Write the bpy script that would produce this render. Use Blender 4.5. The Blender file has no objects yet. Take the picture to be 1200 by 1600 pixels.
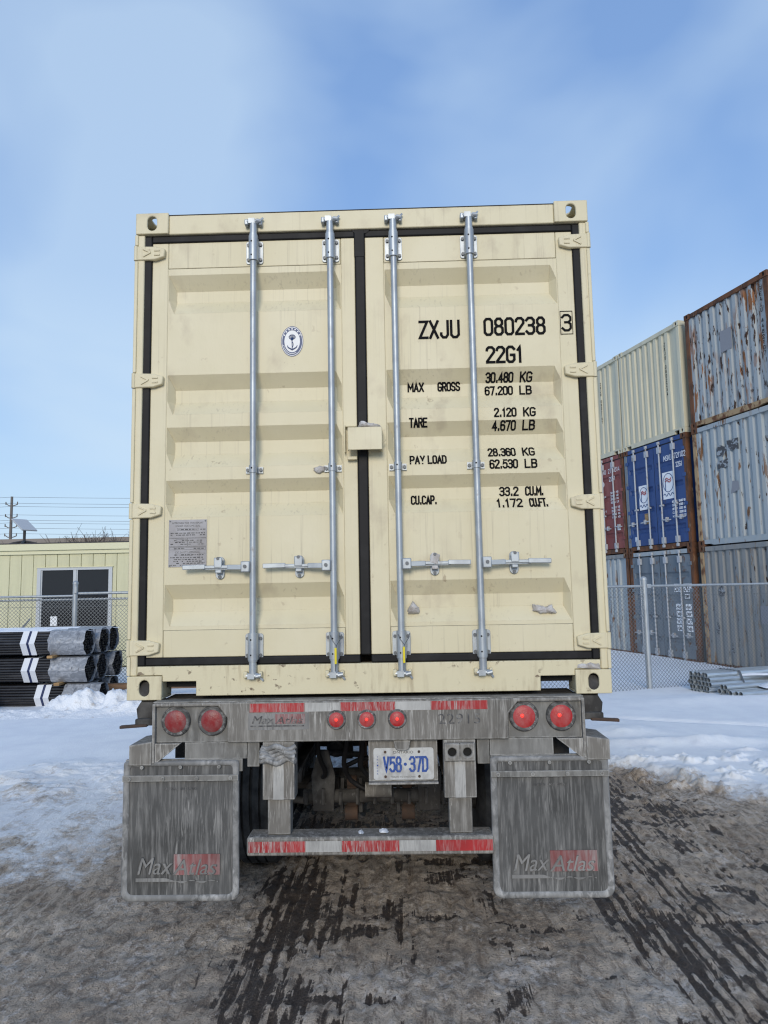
import bpy, bmesh, math, random
import numpy as np
from mathutils import Vector, Matrix
random.seed(7)
rad = math.radians
scene = bpy.context.scene
COL = scene.collection

# ------------------------------------------------------------------ camera
F_PX = 1110.0
cam_d = bpy.data.cameras.new('camera')
cam = bpy.data.objects.new('camera', cam_d); COL.objects.link(cam)
cam_d.sensor_fit = 'VERTICAL'; cam_d.sensor_height = 24.0
cam_d.lens = F_PX / 1600 * 24.0
cam_d.clip_start = 0.05; cam_d.clip_end = 3000
PITCH, YAW, ROLL = 0.1075, 0.0226, 0.0186
CAM_LOC = Vector((0.1818, -3.6336, 1.7832))
_M = Matrix.Rotation(YAW, 3, 'Z') @ Matrix.Rotation(PITCH, 3, 'X') @ Matrix.Rotation(ROLL, 3, 'Y')
_cx, _cy, _cz = _M @ Vector((1, 0, 0)), _M @ Vector((0, 0, 1)), _M @ Vector((0, -1, 0))
cam.matrix_world = Matrix(((_cx.x, _cy.x, _cz.x, CAM_LOC.x), (_cx.y, _cy.y, _cz.y, CAM_LOC.y),
                           (_cx.z, _cy.z, _cz.z, CAM_LOC.z), (0, 0, 0, 1)))
scene.camera = cam

# ------------------------------------------------------------------ world, sun, exposure
SUN_EL, SUN_AZ = rad(20), rad(184)        # azimuth clockwise from +Y: low behind the camera, veiled by thin cloud
world = bpy.data.worlds.new('World'); scene.world = world
world.use_nodes = True
wn, wl = world.node_tree.nodes, world.node_tree.links
wn.clear()
w_out = wn.new('ShaderNodeOutputWorld'); w_bg = wn.new('ShaderNodeBackground')
sky = wn.new('ShaderNodeTexSky'); sky.sky_type = 'NISHITA'; sky.sun_disc = False
sky.sun_elevation = SUN_EL; sky.sun_rotation = SUN_AZ
sky.air_density = 1.3; sky.dust_density = 0.3; sky.ozone_density = 3.5
w_tc = wn.new('ShaderNodeTexCoord')
w_map = wn.new('ShaderNodeMapping'); w_map.inputs['Scale'].default_value = (1.0, 1.0, 1.7)
w_map.inputs['Location'].default_value = (2.3, 0.4, 1.55)
w_noise = wn.new('ShaderNodeTexNoise'); w_noise.inputs['Scale'].default_value = 2.1
w_noise.inputs['Detail'].default_value = 4; w_noise.inputs['Roughness'].default_value = 0.42
w_noise.inputs['Distortion'].default_value = 0.4
w_mr = wn.new('ShaderNodeMapRange'); w_mr.inputs['From Min'].default_value = 0.40; w_mr.inputs['From Max'].default_value = 0.62
w_mr.inputs['To Min'].default_value = 0.0; w_mr.inputs['To Max'].default_value = 0.58
w_sep = wn.new('ShaderNodeSeparateXYZ')
w_el = wn.new('ShaderNodeMapRange'); w_el.inputs['From Min'].default_value = 0.0; w_el.inputs['From Max'].default_value = 0.40
w_el.inputs['To Min'].default_value = 0.80; w_el.inputs['To Max'].default_value = 0.0
w_mix = wn.new('ShaderNodeMix'); w_mix.data_type = 'RGBA'
w_mix.inputs['B'].default_value = (0.92, 1.55, 2.95, 1)
w_mix2 = wn.new('ShaderNodeMix'); w_mix2.data_type = 'RGBA'; w_mix2.inputs['B'].default_value = (2.5, 3.2, 3.95, 1)
w_mul = wn.new('ShaderNodeMath'); w_mul.operation = 'MULTIPLY_ADD'; w_mul.inputs[1].default_value = 1.0; w_mul.inputs[2].default_value = 0.0
w_mix.inputs['Factor'].default_value = 0.68
w_mu2 = wn.new('ShaderNodeMath'); w_mu2.operation = 'ADD'; w_mu2.use_clamp = True
for a, b in ((w_tc.outputs['Generated'], w_map.inputs['Vector']), (w_map.outputs[0], w_noise.inputs['Vector']),
             (w_noise.outputs['Fac'], w_mr.inputs['Value']), (w_tc.outputs['Generated'], w_sep.inputs[0]),
             (w_sep.outputs['Z'], w_el.inputs['Value']), (w_mr.outputs[0], w_mul.inputs[0]), (w_mul.outputs[0], w_mu2.inputs[0]), (w_el.outputs[0], w_mu2.inputs[1]),
             (sky.outputs[0], w_mix.inputs['A']),
             (w_mix.outputs['Result'], w_mix2.inputs['A']), (w_mu2.outputs[0], w_mix2.inputs['Factor']), (w_mix2.outputs['Result'], w_bg.inputs['Color']), (w_bg.outputs[0], w_out.inputs['Surface'])):
    wl.new(a, b)
w_bg.inputs['Strength'].default_value = 0.15

sun_d = bpy.data.lights.new('sun', 'SUN'); sun_d.energy = 1.15; sun_d.angle = rad(20); sun_d.color = (1.0, 0.90, 0.74)
sun = bpy.data.objects.new('sun', sun_d); COL.objects.link(sun)
_to_sun = Vector((math.sin(SUN_AZ) * math.cos(SUN_EL), math.cos(SUN_AZ) * math.cos(SUN_EL), math.sin(SUN_EL)))
sun.rotation_euler = _to_sun.to_track_quat('Z', 'Y').to_euler()
sun.location = (0, 0, 30)
vs = scene.view_settings
vs.view_transform = 'Standard'; vs.look = 'None'; vs.exposure = 0.66; vs.gamma = 1.0; vs.use_curve_mapping = False
scene.cycles.use_denoising = True; scene.cycles.filter_width = 1.2; scene.cycles.use_adaptive_sampling = False

# ------------------------------------------------------------------ mesh helpers
class MB:
    def __init__(s): s.v = []; s.f = []
    def add(s, vs_, fs_):
        o = len(s.v); s.v += [tuple(p) for p in vs_]; s.f += [tuple(i + o for i in f) for f in fs_]; return s
    def box(s, x0, x1, y0, y1, z0, z1):
        return s.add([(x0,y0,z0),(x1,y0,z0),(x1,y1,z0),(x0,y1,z0),(x0,y0,z1),(x1,y0,z1),(x1,y1,z1),(x0,y1,z1)],
                     [(0,3,2,1),(4,5,6,7),(0,1,5,4),(1,2,6,5),(2,3,7,6),(3,0,4,7)])
    def obox(s, c, h, rot):
        c = Vector(c); p = []
        for z in (-1, 1):
            for x, y in ((-1,-1),(1,-1),(1,1),(-1,1)):
                p.append(c + rot @ Vector((x*h[0], y*h[1], z*h[2])))
        return s.add(p, [(0,3,2,1),(4,5,6,7),(0,1,5,4),(1,2,6,5),(2,3,7,6),(3,0,4,7)])
    def bar(s, a, b, w, t, up=(0, 0, 1)):
        a, b = Vector(a), Vector(b); d = (b - a); L = d.length; d.normalize()
        u = Vector(up); sd = d.cross(u).normalized(); u = sd.cross(d)
        return s.obox((a + b) / 2, (L/2, w/2, t/2), Matrix((d, sd, u)).transposed())
    def cyl(s, a, b, r, n=12, r2=None, caps=True):
        a, b = Vector(a), Vector(b); d = (b - a).normalized(); r2 = r if r2 is None else r2
        u = d.orthogonal().normalized(); w = d.cross(u); p = []
        for c, q in ((a, r), (b, r2)):
            for k in range(n):
                t = 2*math.pi*k/n; p.append(c + (u*math.cos(t) + w*math.sin(t))*q)
        f = [(k, (k+1) % n, n+(k+1) % n, n+k) for k in range(n)]
        if caps: f += [tuple(range(n-1, -1, -1)), tuple(range(n, 2*n))]
        return s.add(p, f)
    def tube(s, pts, r, n=6, closed=False):
        pts = [Vector(p) for p in pts]; m = len(pts); P = []; nrm = None
        for i, p in enumerate(pts):
            if closed: d = pts[(i+1) % m] - pts[i-1]
            else: d = pts[min(i+1, m-1)] - pts[max(i-1, 0)]
            d.normalize()
            if nrm is None: nrm = d.orthogonal().normalized()
            nrm = (nrm - d*nrm.dot(d)).normalized(); w = d.cross(nrm)
            rr = r[i] if isinstance(r, (list, tuple)) else r
            for k in range(n):
                t = 2*math.pi*k/n; P.append(p + (nrm*math.cos(t) + w*math.sin(t))*rr)
        f = []
        for i in range(m if closed else m-1):
            j = (i+1) % m
            for k in range(n): f.append((i*n+k, i*n+(k+1) % n, j*n+(k+1) % n, j*n+k))
        if not closed: f += [tuple(range(n-1, -1, -1)), tuple(range((m-1)*n, m*n))]
        return s.add(P, f)
    def prism(s, poly, y0, y1):           # poly in (x, z), counter-clockwise seen from -y
        n = len(poly)
        p = [(x, y0, z) for x, z in poly] + [(x, y1, z) for x, z in poly]
        f = [tuple(range(n)), tuple(range(2*n-1, n-1, -1))] + [(k, n+k, n+(k+1) % n, (k+1) % n) for k in range(n)]
        return s.add(p, f)
    def lathe(s, prof, c, axis, n=24):    # prof: (r, t along axis)
        c = Vector(c); d = Vector(axis).normalized(); u = d.orthogonal().normalized(); w = d.cross(u); P = []; m = len(prof)
        for r, t in prof:
            for k in range(n):
                a = 2*math.pi*k/n; P.append(c + d*t + (u*math.cos(a) + w*math.sin(a))*r)
        f = []
        for i in range(m-1):
            for k in range(n): f.append((i*n+k, i*n+(k+1) % n, (i+1)*n+(k+1) % n, (i+1)*n+k))
        if prof[0][0] > 1e-6: f.append(tuple(range(n-1, -1, -1)))
        if prof[-1][0] > 1e-6: f.append(tuple(range((m-1)*n, m*n)))
        return s.add(P, f)
    def holed(s, w, h, hw, hh, t, M):     # slab w x h with a stadium hole (half sizes hw, hh), thickness t, M maps (u, v, depth)
        A = sorted({round(2*math.pi*k/20, 5) for k in range(20)} | {round(a % (2*math.pi), 5) for a in
            (math.atan2(h, w), math.atan2(h, -w), math.atan2(-h, -w), math.atan2(-h, w))})
        r = min(hw, hh); n = len(A); o = []; i_ = []
        for a in A:
            c, q = math.cos(a), math.sin(a)
            k = min((w/2)/abs(c) if abs(c) > 1e-9 else 9, (h/2)/abs(q) if abs(q) > 1e-9 else 9); o.append((c*k, q*k))
            lo, hi = 0, max(hw, hh)*1.2
            for _ in range(30):
                m = (lo+hi)/2; x, y = abs(c*m), abs(q*m)
                dx, dy = max(0, x-(hw-r)), max(0, y-(hh-r))
                if math.hypot(dx, dy) < r: lo = m
                else: hi = m
            i_.append((c*lo, q*lo))
        P = [M(x, y, 0) for x, y in o] + [M(x, y, 0) for x, y in i_] + [M(x, y, t) for x, y in o] + [M(x, y, t) for x, y in i_]
        f = []
        for k in range(n):
            j = (k+1) % n
            f += [(k, j, n+j, n+k), (n+k, n+j, 3*n+j, 3*n+k), (2*n+j, 2*n+k, 3*n+k, 3*n+j), (j, k, 2*n+k, 2*n+j)]
        return s.add(P, f)
    def build(s, name, m, parent=None, smooth=None, bevel=0.0, seg=2, fix=True):
        me = bpy.data.meshes.new(name); me.from_pydata(s.v, [], s.f)
        if fix:
            b = bmesh.new(); b.from_mesh(me); bmesh.ops.recalc_face_normals(b, faces=b.faces); b.to_mesh(me); b.free()
        me.materials.append(m)
        if smooth is not None:
            me.polygons.foreach_set('use_smooth', [True]*len(me.polygons))
            me.set_sharp_from_angle(angle=rad(smooth))
        o = bpy.data.objects.new(name, me); COL.objects.link(o)
        if parent is not None: o.parent = parent
        if bevel:
            bv = o.modifiers.new('bevel', 'BEVEL'); bv.width = bevel; bv.segments = seg; bv.limit_method = 'ANGLE'; bv.angle_limit = rad(40)
            if smooth is None:
                me.polygons.foreach_set('use_smooth', [True]*len(me.polygons)); me.set_sharp_from_angle(angle=rad(50))
        return o

def tag(o, label, cat, group=None, kind=None):
    if label: o['label'] = label
    if cat: o['category'] = cat
    if group: o['group'] = group
    if kind: o['kind'] = kind
    return o
def thing(name, label, cat, loc=(0, 0, 0), rz=0, group=None):
    o = bpy.data.objects.new(name, None); COL.objects.link(o); o.location = loc; o.rotation_euler = (0, 0, rz)
    o.empty_display_size = 0.2
    return tag(o, label, cat, group)
def copy_obj(o, parent, loc=None):
    c = o.copy(); COL.objects.link(c); c.parent = parent
    if loc is not None: c.location = loc
    return c

# ------------------------------------------------------------------ materials
def mat(name, base, rough=0.5, metal=0.0, layers=(), bump=None, emis=None, spec=0.5, random_shift=True, edge=None):
    m = bpy.data.materials.new(name); m.use_nodes = True
    nt = m.node_tree; N, L = nt.nodes, nt.links; N.clear()
    out = N.new('ShaderNodeOutputMaterial'); p = N.new('ShaderNodeBsdfPrincipled'); L.new(p.outputs[0], out.inputs['Surface'])
    p.inputs['Metallic'].default_value = metal; p.inputs['Roughness'].default_value = rough
    p.inputs['Specular IOR Level'].default_value = spec
    col = None; tc = N.new('ShaderNodeTexCoord')
    info = N.new('ShaderNodeObjectInfo'); sh = N.new('ShaderNodeMath'); sh.operation = 'MULTIPLY'; sh.inputs[1].default_value = 37.0 if random_shift else 0.0
    L.new(info.outputs['Random'], sh.inputs[0])
    def noise(scale, detail, nrough=0.55, dist=0.0):
        mp = N.new('ShaderNodeMapping'); mp.inputs['Scale'].default_value = scale
        L.new(tc.outputs['Object'], mp.inputs['Vector']); L.new(sh.outputs[0], mp.inputs['Location'])
        n = N.new('ShaderNodeTexNoise'); n.inputs['Scale'].default_value = 1.0; n.inputs['Detail'].default_value = detail
        n.inputs['Roughness'].default_value = nrough; n.inputs['Distortion'].default_value = dist
        L.new(mp.outputs[0], n.inputs['Vector']); return n.outputs['Fac']
    prev = None; prevr = None; prevm = None
    for ly in layers:
        f = noise(ly['s'], ly.get('d', 4), ly.get('nr', 0.55), ly.get('dist', 0.0))
        mr = N.new('ShaderNodeMapRange'); mr.inputs['From Min'].default_value = ly['lo']; mr.inputs['From Max'].default_value = ly['hi']
        mr.inputs['To Max'].default_value = ly.get('a', 1.0); L.new(f, mr.inputs['Value']); fac = mr.outputs[0]
        if 'm' in ly:                     # a second noise that confines the first to patches
            f2 = noise(ly['m'], 3); m2 = N.new('ShaderNodeMapRange'); m2.inputs['From Min'].default_value = ly.get('mlo', .45); m2.inputs['From Max'].default_value = ly.get('mhi', .6)
            L.new(f2, m2.inputs['Value']); mu = N.new('ShaderNodeMath'); mu.operation = 'MULTIPLY'; L.new(fac, mu.inputs[0]); L.new(m2.outputs[0], mu.inputs[1]); fac = mu.outputs[0]
        mx = N.new('ShaderNodeMix'); mx.data_type = 'RGBA'
        if prev is None: mx.inputs['A'].default_value = (*base, 1)
        else: L.new(prev, mx.inputs['A'])
        mx.inputs['B'].default_value = (*ly['c'], 1); L.new(fac, mx.inputs['Factor']); prev = mx.outputs['Result']
        if 'r' in ly:
            mm = N.new('ShaderNodeMix'); mm.data_type = 'FLOAT'; L.new(fac, mm.inputs['Factor'])
            if prevr is None: mm.inputs['A'].default_value = rough
            else: L.new(prevr, mm.inputs['A'])
            mm.inputs['B'].default_value = ly['r']; prevr = mm.outputs['Result']
        if metal > 0 and 'metal' in ly:
            mm = N.new('ShaderNodeMix'); mm.data_type = 'FLOAT'; L.new(fac, mm.inputs['Factor'])
            if prevm is None: mm.inputs['A'].default_value = metal
            else: L.new(prevm, mm.inputs['A'])
            mm.inputs['B'].default_value = ly['metal']; prevm = mm.outputs['Result']
    if edge and prev is not None:         # dried salt gathers along edges and in corners
        bv = N.new('ShaderNodeBevel'); bv.samples = 4; bv.inputs['Radius'].default_value = edge[1]; ge = N.new('ShaderNodeNewGeometry')
        dt = N.new('ShaderNodeVectorMath'); dt.operation = 'DOT_PRODUCT'; L.new(bv.outputs[0], dt.inputs[0]); L.new(ge.outputs['Normal'], dt.inputs[1])
        er = N.new('ShaderNodeMapRange'); er.inputs['From Min'].default_value = .995; er.inputs['From Max'].default_value = .86; L.new(dt.outputs['Value'], er.inputs['Value'])
        er2 = N.new('ShaderNodeMapRange'); er2.inputs['From Min'].default_value = .36; er2.inputs['From Max'].default_value = .6; er2.inputs['To Max'].default_value = .9; L.new(noise((30, 30, 30), 4), er2.inputs['Value'])
        mu = N.new('ShaderNodeMath'); mu.operation = 'MULTIPLY'; L.new(er.outputs[0], mu.inputs[0]); L.new(er2.outputs[0], mu.inputs[1])
        mx = N.new('ShaderNodeMix'); mx.data_type = 'RGBA'; L.new(prev, mx.inputs['A']); mx.inputs['B'].default_value = (*edge[0], 1); L.new(mu.outputs[0], mx.inputs['Factor']); prev = mx.outputs['Result']
    if prev is None: p.inputs['Base Color'].default_value = (*base, 1)
    else: L.new(prev, p.inputs['Base Color'])
    if prevr is not None: L.new(prevr, p.inputs['Roughness'])
    if prevm is not None: L.new(prevm, p.inputs['Metallic'])
    if bump:
        b = N.new('ShaderNodeBump'); b.inputs['Strength'].default_value = bump[1]; b.inputs['Distance'].default_value = bump[2]
        L.new(noise(bump[0], 5, 0.6), b.inputs['Height']); L.new(b.outputs[0], p.inputs['Normal'])
    if emis:
        p.inputs['Emission Color'].default_value = (*emis[0], 1); p.inputs['Emission Strength'].default_value = emis[1]
    return m

CREAM = (0.675, 0.61, 0.425)
SALT = (0.47, 0.455, 0.43)
M = {}
M['cream'] = mat('cream_paint', CREAM, 0.48, layers=[
    dict(c=(0.71, 0.645, 0.465), s=(3, 3, 3), lo=.4, hi=.7, d=3),
    dict(c=(0.42, 0.37, 0.27), s=(70, 70, 1.3), lo=.56, hi=.72, a=.48, d=4, m=(2.6, 2.6, 1.8), mlo=.44, mhi=.60),
    dict(c=(0.40, 0.33, 0.24), s=(9, 9, 6), lo=.52, hi=.72, a=.50, d=8, m=(1.6, 1.6, 1.3), mlo=.48, mhi=.64),
    dict(c=(0.30, 0.22, 0.14), s=(26, 26, 20), lo=.63, hi=.70, a=.6, d=8, m=(2.4, 2.4, 2.0), mlo=.52, mhi=.66)],
    bump=((5, 5, 2.5), 0.35, 0.010), edge=((.47, .39, .25), .007))
M['cream_sill'] = mat('cream_sill_paint', CREAM, 0.5, layers=[
    dict(c=(0.34, 0.27, 0.17), s=(34, 34, 4.5), lo=.50, hi=.68, a=.55, d=6, m=(3, 3, 5), mlo=.42, mhi=.58),
    dict(c=(0.12, 0.075, 0.045), s=(24, 24, 26), lo=.60, hi=.66, a=.85, d=7, m=(3, 3, 9), mlo=.46, mhi=.58)], bump=((14, 14, 8), 0.3, 0.006))
M['rubber'] = mat('black_rubber', (0.008, 0.008, 0.010), 0.6, spec=.3, layers=[dict(c=(0.03, 0.03, 0.033), s=(8, 8, 8), lo=.5, hi=.8, d=5, a=.7)], bump=((40, 40, 6), .3, .003))
M['zinc'] = mat('zinc_plated_steel', (0.44, 0.48, 0.52), 0.46, 0.55, layers=[
    dict(c=(0.34, 0.37, 0.41), s=(14, 14, 8), lo=.42, hi=.7, r=.5, d=6), dict(c=(0.36, 0.33, 0.30), s=(30, 30, 18), lo=.62, hi=.75, a=.6, r=.8, d=6)], bump=((60, 60, 30), .15, .002))
M['bolt'] = mat('dull_bolt_steel', (0.13, 0.14, 0.155), 0.5, 0.5)
M['hole_shade'] = mat('hole_shade_black', (0.01, 0.01, 0.01), 0.9)  # near-black colour standing in for the shade inside holes and pockets
M['letter'] = mat('black_lettering', (0.010, 0.010, 0.011), 0.85, spec=.1, layers=[dict(c=(0.05, 0.047, 0.042), s=(60, 60, 60), lo=.6, hi=.8, a=.5)])
M['aluminium'] = mat('stamped_aluminium', (0.36, 0.36, 0.39), 0.55, 0.35, layers=[dict(c=(0.27, 0.26, 0.27), s=(9, 9, 9), lo=.4, hi=.7)])
M['white_dec'] = mat('white_decal', (0.80, 0.81, 0.83), 0.45)
M['navy_dec'] = mat('navy_decal', (0.012, 0.045, 0.16), 0.45)
M['dirty_ice'] = mat('dirty_frozen_slush', (0.42, 0.39, 0.37), 0.75, layers=[dict(c=(0.62, 0.61, 0.62), s=(30, 30, 30), lo=.4, hi=.65, d=6), dict(c=(0.22, 0.18, 0.15), s=(22, 22, 22), lo=.55, hi=.75, d=6)], bump=((60, 60, 60), .8, .006))
M['yellow'] = mat('yellow_seal_plastic', (0.75, 0.62, 0.02), 0.5)

def grime(name, base, salt=SALT, streak=(70, 70, 4), amt=0.85, lo=.50, hi=.68, rough=0.72, extra=(), edge=None):
    return mat(name, base, rough, layers=[
        dict(c=tuple(b*0.62 for b in base), s=(5, 5, 4), lo=.42, hi=.66, d=6),
        dict(c=tuple(.5*b+.5*q for b, q in zip(base, salt)), s=(streak[0]*.4, streak[1]*.4, streak[2]*.6), lo=.48, hi=.68, a=.75, d=7),
        dict(c=salt, s=streak, lo=lo, hi=hi, a=amt, d=5, nr=.6, dist=.6, m=(6, 6, 3.2), mlo=.38, mhi=.62)] + list(extra),
        bump=((90, 90, 14), .35, .003), edge=edge)
M['grime'] = grime('salt_stained_grey_steel', (0.180, 0.168, 0.152), streak=(110, 110, 9), lo=.54, hi=.66, edge=((.56, .55, .53), .012))
M['grime_soft'] = grime('road_film_grey_steel', (0.19, 0.185, 0.175), (0.36, 0.355, 0.34), (50, 50, 9), .7, edge=((.46, .45, .435), .010))
M['flap'] = grime('salt_streaked_flap_rubber', (0.088, 0.088, 0.088), (0.36, 0.353, 0.343), (150, 150, 9.0), .65, .53, .66, .68)
M['flap_rim'] = grime('salt_crusted_rubber_edge', (0.20, 0.20, 0.20), (0.48, 0.475, 0.47), (40, 40, 20), .8, .45, .65)
M['under'] = mat('grimy_undercarriage', (0.035, 0.033, 0.032), 0.8, layers=[dict(c=(0.12, 0.115, 0.11), s=(12, 12, 9), lo=.45, hi=.75, d=7), dict(c=(0.20, 0.195, 0.19), s=(45, 45, 20), lo=.62, hi=.75, a=.6, d=6)], bump=((50, 50, 50), .5, .004))
M['underrust'] = mat('rusty_brown_iron', (0.085, 0.05, 0.034), 0.85, layers=[dict(c=(0.05, 0.04, 0.036), s=(20, 20, 20), lo=.4, hi=.7, d=6)], bump=((60, 60, 60), .5, .003))
M['tyre'] = mat('dusty_tyre_rubber', (0.022, 0.022, 0.023), 0.8, layers=[dict(c=(0.10, 0.098, 0.093), s=(9, 9, 9), lo=.42, hi=.72, d=6, a=.8)], bump=((50, 50, 50), .4, .004))
M['rim'] = mat('dusty_steel_rim', (0.20, 0.195, 0.19), 0.7, 0.2)
M['red_tape'] = grime('red_reflective_tape', (0.40, 0.022, 0.026), (0.40, 0.36, 0.35), (130, 130, 14), .9, .50, .60, .5)
M['white_tape'] = grime('white_reflective_tape', (0.50, 0.495, 0.48), (0.27, 0.265, 0.26), (130, 130, 14), .9, .47, .60, .5)
def lens(name, e):
    m = mat(name, (0.24, 0.012, 0.015), 0.4, layers=[dict(c=(0.25, 0.165, 0.16), s=(30, 30, 18), lo=.36, hi=.72, a=.62, d=5)], bump=((150, 150, 150), .5, .003), emis=((1.0, 0.03, 0.03), e))
    return m
M['lens_dim'] = lens('red_lamp_lens', 0.0); M['lens_on'] = lens('lit_red_lamp_lens', 0.10)
M['bulb'] = mat('lit_red_bulb', (0.8, 0.03, 0.02), 0.3, emis=((1.0, 0.06, 0.045), 0.7))
M['lamp_ring'] = grime('lamp_ring_rubber', (0.09, 0.088, 0.085), (0.45, 0.44, 0.43), (60, 60, 60), .8, .52, .66)
M['plate'] = mat('number_plate_white', (0.55, 0.555, 0.55), 0.4, layers=[dict(c=(0.33, 0.315, 0.30), s=(24, 24, 18), lo=.42, hi=.66, d=7, a=.85)])
M['plate_blue'] = mat('number_plate_blue', (0.025, 0.075, 0.30), 0.5, layers=[dict(c=(0.25, 0.27, 0.34), s=(60, 60, 60), lo=.58, hi=.7, a=.6)])
M['grey_print'] = mat('faded_dark_print', (0.06, 0.06, 0.065), 0.6, layers=[dict(c=(0.22, 0.215, 0.21), s=(50, 50, 30), lo=.45, hi=.65, d=6)])
M['faint_red'] = grime('faded_red_print', (0.27, 0.085, 0.085), (0.32, 0.30, 0.295), (90, 90, 9), .9, .42, .58)
M['pale_print'] = grime('faded_pale_print', (0.27, 0.265, 0.26), (0.14, 0.14, 0.138), (90, 90, 12), .8, .46, .62)

# stacked container paints: chipped, rust running down
def rusty(name, base, rust, amt_lo, fade):
    return mat(name, base, 0.62, layers=[
        dict(c=fade, s=(5, 5, .7), lo=.40, hi=.68, d=5),
        dict(c=(0.44, 0.40, 0.32), s=(7, 7, .8), lo=.54, hi=.72, a=.5, d=6),
        dict(c=rust, s=(9, 9, 1.6), lo=amt_lo, hi=amt_lo+.035, d=9, nr=.62, dist=.3, m=(.9, .9, .7), mlo=.40, mhi=.56, r=.9),
        dict(c=(0.045, 0.022, 0.014), s=(15, 15, 3.5), lo=amt_lo+.05, hi=amt_lo+.085, d=9, nr=.62, r=.95)], bump=((6, 6, 2), .3, .012))
M['blue_rust'] = rusty('chipped_pale_blue_paint', (0.325, 0.36, 0.38), (0.25, 0.105, 0.042), .520, (0.36, 0.38, 0.385))
M['blue_mid'] = rusty('weathered_pale_blue_paint', (0.315, 0.36, 0.385), (0.17, 0.085, 0.04), .585, (0.36, 0.39, 0.405))
M['grey_low'] = rusty('shaded_weathered_grey_paint', (0.205, 0.218, 0.225), (0.20, 0.12, 0.06), .575, (0.265, 0.255, 0.235))  # weathered grey, darkened to carry the shade on the bottom tier
M['rust'] = mat('rusted_steel', (0.15, 0.062, 0.028), 0.9, layers=[dict(c=(0.055, 0.028, 0.018), s=(7, 7, 3), lo=.42, hi=.66, d=8), dict(c=(0.42, 0.30, 0.18), s=(10, 10, 3), lo=.62, hi=.72, a=.7, d=8)], bump=((25, 25, 12), .6, .006))
M['rust_pale'] = mat('rust_over_tan_primer', (0.36, 0.25, 0.14), 0.9, layers=[dict(c=(0.13, 0.055, 0.026), s=(9, 9, 5), lo=.47, hi=.58, d=9)], bump=((25, 25, 12), .6, .006))
M['cream_old'] = mat('weathered_cream_paint', (0.60, 0.555, 0.41), 0.6, layers=[dict(c=(0.50, 0.47, 0.36), s=(6, 6, .6), lo=.42, hi=.7, d=6), dict(c=(0.40, 0.37, 0.28), s=(20, 20, 2), lo=.6, hi=.75, a=.5, d=6)], bump=((8, 8, 3), .2, .008))
M['red_box'] = mat('faded_maroon_paint', (0.19, 0.042, 0.038), 0.6, layers=[dict(c=(0.25, 0.075, 0.065), s=(4, 4, 1.2), lo=.4, hi=.7, d=6), dict(c=(0.09, 0.03, 0.02), s=(14, 14, 4), lo=.62, hi=.72, d=8)], bump=((8, 8, 3), .2, .008))
M['blue_box'] = mat('deep_blue_paint', (0.016, 0.050, 0.175), 0.55, layers=[dict(c=(0.028, 0.075, 0.22), s=(4, 4, 1.2), lo=.4, hi=.7, d=6), dict(c=(0.05, 0.04, 0.05), s=(14, 14, 4), lo=.64, hi=.74, d=8)], bump=((8, 8, 3), .2, .008))
M['slate_box'] = mat('shaded_dull_slate_blue_paint', (0.125, 0.155, 0.185), 0.62, layers=[dict(c=(0.18, 0.205, 0.23), s=(4, 4, 1.2), lo=.4, hi=.7, d=6), dict(c=(0.12, 0.07, 0.045), s=(9, 9, 5), lo=.60, hi=.68, d=8)], bump=((8, 8, 3), .2, .008))  # slate blue, with the bottom tier's shade also put into the colour
M['pole_grey'] = mat('grey_painted_rods', (0.42, 0.44, 0.47), 0.55, 0.2, layers=[dict(c=(0.22, 0.17, 0.14), s=(20, 20, 6), lo=.58, hi=.7, d=6)])
M['patch_grey'] = mat('grey_repair_patch', (0.24, 0.245, 0.27), 0.7)
M['patch_dark'] = mat('dark_torn_sticker', (0.06, 0.06, 0.065), 0.7, layers=[dict(c=(0.3, 0.33, 0.36), s=(9, 9, 14), lo=.5, hi=.56, d=6)])

# office, fence and yard
M['office'] = mat('pale_yellow_siding', (0.62, 0.59, 0.385), 0.6, layers=[dict(c=(0.55, 0.525, 0.345), s=(9, 9, 1), lo=.4, hi=.7, d=5)])
M['office_trim'] = mat('cream_fascia_trim', (0.68, 0.65, 0.44), 0.55)
M['roof_dark'] = mat('dark_roof_edge', (0.05, 0.05, 0.055), 0.8)
M['win_frame'] = mat('white_window_frame', (0.50, 0.52, 0.54), 0.5)
def glass_mat():
    m = bpy.data.materials.new('dark_window_glass'); m.use_nodes = True; p = m.node_tree.nodes['Principled BSDF']
    p.inputs['Base Color'].default_value = (0.020, 0.020, 0.022, 1); p.inputs['Roughness'].default_value = 0.06; p.inputs['Specular IOR Level'].default_value = 0.35
    return m
M['glass'] = glass_mat()
M['galv'] = mat('galvanised_steel', (0.42, 0.45, 0.475), 0.5, 0.45, layers=[dict(c=(0.32, 0.35, 0.38), s=(20, 20, 6), lo=.4, hi=.7, d=5)], bump=((40, 40, 20), .2, .003))
M['galv_new'] = mat('bright_galvanised_pipe', (0.60, 0.65, 0.68), 0.38, 0.7, layers=[dict(c=(0.42, 0.46, 0.50), s=(3, 20, 20), lo=.4, hi=.7, d=5)])
M['wire'] = mat('chain_link_wire', (0.17, 0.185, 0.20), 0.5, 0.4)
M['blackpipe'] = mat('black_lacquered_pipe', (0.014, 0.014, 0.017), 0.38, layers=[dict(c=(0.05, 0.05, 0.056), s=(2, 12, 12), lo=.5, hi=.75, d=5)])
M['wrap'] = mat('grey_plastic_wrap', (0.22, 0.235, 0.265), 0.32, layers=[dict(c=(0.38, 0.40, 0.44), s=(9, 16, 16), lo=.45, hi=.65, d=6, dist=1.2), dict(c=(0.10, 0.105, 0.12), s=(20, 7, 7), lo=.58, hi=.72, d=5)], bump=((14, 9, 9), .9, .02))
M['strap'] = mat('white_banding', (0.70, 0.72, 0.76), 0.5)
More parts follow.
